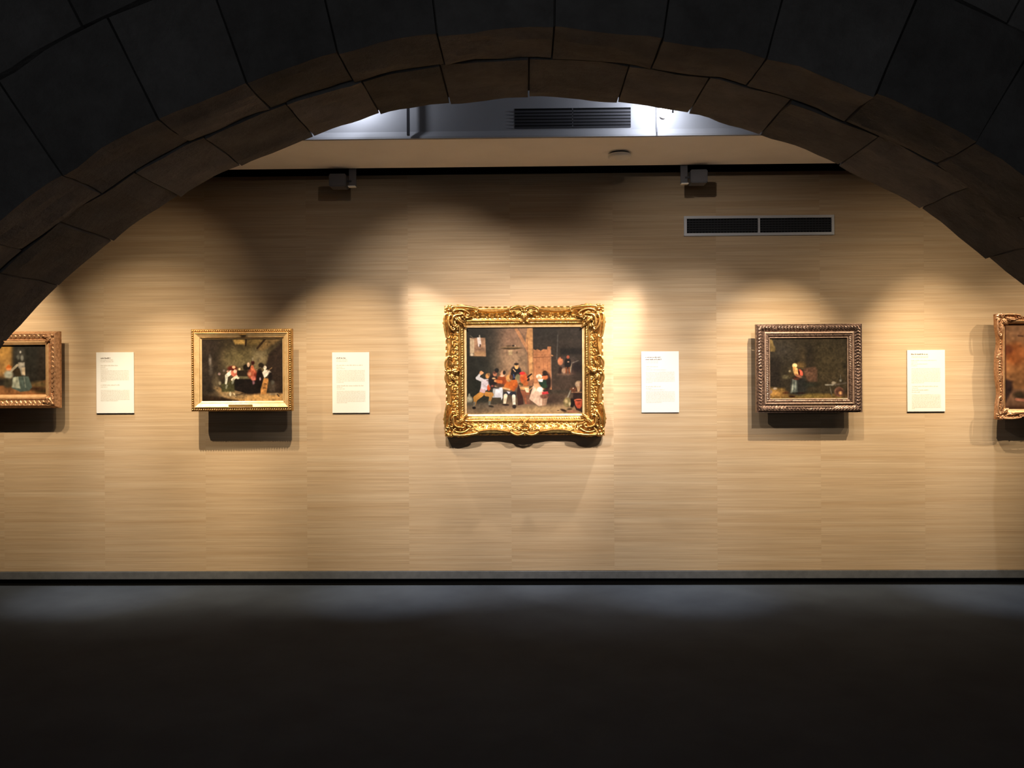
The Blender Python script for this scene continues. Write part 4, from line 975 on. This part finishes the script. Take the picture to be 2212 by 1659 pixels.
# ------------------------------------------------------------------ spotlights beside the soffit
def slot_light(arm0, arm1, bx0, bx1, ytop, ybot, by0, by1, label):
    y = SL
    a, b = at(arm0, ytop, y), at(arm1, ybot, y); c, d = at(bx0, by0, y), at(bx1, by1, y)
    e = tag(empty('spotlight', ((a.x+b.x)/2, y, ZS)), label, 'spotlight')
    ox_, oz_ = e.location.x, ZS
    box('mounting_arm', a.x-ox_, b.x-ox_, -0.006, 0.0, b.z-oz_+0.004, 0.06, M['lamp_grey'], e, 0.001)
    box('lit_tab', a.x-ox_, b.x-ox_, -0.040, 0.0, b.z-oz_-0.002, b.z-oz_+0.003, M['white_plastic'], e, 0.0005)['label'] = 'small tab under the arm, coloured white to look lit'  # white colour stands in for the light on this tab
    cxm, czm = (c.x+d.x)/2-ox_, (c.z+d.z)/2-oz_; hw, hh = abs(d.x-c.x)/2, abs(c.z-d.z)/2
    bm = bmesh.new(); add_box(bm, cxm-hw, cxm+hw, -0.05, 0.05, czm-hh, czm+hh, 0.006)
    me = bpy.data.meshes.new('lamp_housing'); bm.to_mesh(me); bm.free(); link('lamp_housing', me, M['lamp_grey'], e)
    s = 1 if (a.x+b.x)/2-ox_ > cxm else -1
    x0_, x1_ = sorted((cxm+s*hw, cxm+s*(hw+0.030)))
    box('swivel', x0_, x1_, -0.012, 0.002, czm-0.006, czm+0.006, M['rod'], e, 0.001)
    return e
slot_light(754, 770, 714, 750, 363, 405, 379, 406, 'grey box spotlight under the soffit, left one')
slot_light(1469.5, 1485, 1489, 1525.5, 356, 399, 370, 398, 'grey box spotlight under the soffit, above the wall grille')

# ------------------------------------------------------------------ conduit rods and cool uplights before the fascia
def rod(px, y0, y1, label, y):
    a, b = at(px, y0, y), at(px, y1, y)
    bm = bmesh.new(); add_box(bm, -0.008, 0.008, -0.008, 0.008, 0, 3.75-b.z, 0.002)
    me = bpy.data.meshes.new('suspension_rod'); bm.to_mesh(me); bm.free()
    o = link('suspension_rod', me, M['rod']); o.location = (b.x, y, b.z); tag(o, label, 'rod'); return o
YR = Y_SN-0.035
rod(882, 238, 293, 'thick dark hanging rod before the grey fascia at left', YR)
o = rod(1419.5, 250, 287, 'thin grey hanging rod beside the lit lamp', YR); o.data.materials[0] = M['lamp_grey']; o.scale = (0.45, 0.45, 1)
def uplight(px, py, label, power):
    y = -1.07
    c = at(px, py, y)
    e = tag(empty('uplight', (c.x, y, c.z)), label, 'lamp')
    sh = link('lamp_shade', lathe_mesh('lamp_shade', [(0.0001, -0.034), (0.016, -0.034), (0.017, -0.024), (0.030, -0.006), (0.041, 0.016), (0.043, 0.016), (0.032, -0.008), (0.019, -0.027), (0.018, -0.037), (0.0001, -0.037)], 32), M['metal_grey'], e, True)
    bl = link('bulb', lathe_mesh('bulb', [(0.0001, 0.014), (0.020, 0.013), (0.040, 0.008), (0.029, -0.008), (0.014, -0.024), (0.0001, -0.025)], 32), M['lamp_on'], e, True)
    st = box('stem', -0.004, 0.004, -0.004, 0.004, 0.0, 3.75-c.z, M['metal_grey'], e)
    st.location = (0.050, 0, 0)
    ar = box('stem_arm', 0.034, 0.054, -0.003, 0.003, 0.004, 0.010, M['metal_grey'], e)
    for q in (sh, bl): q.rotation_euler = (math.radians(72), math.radians(12), 0)
    l = bpy.data.lights.new('uplight_glow', 'POINT'); l.energy = power; l.color = (0.84, 0.88, 1.0); l.shadow_soft_size = 0.03
    lo = bpy.data.objects.new('uplight_glow', l); C.objects.link(lo); lo.location = (c.x-0.02, y-0.0, c.z+0.06)
    return e
uplight(1434, 244, 'small glaring white lamp hanging below the arch, right of crown', 9.5)
uplight(770, 218, 'lamp hidden just above the arch edge at left', 8.0)
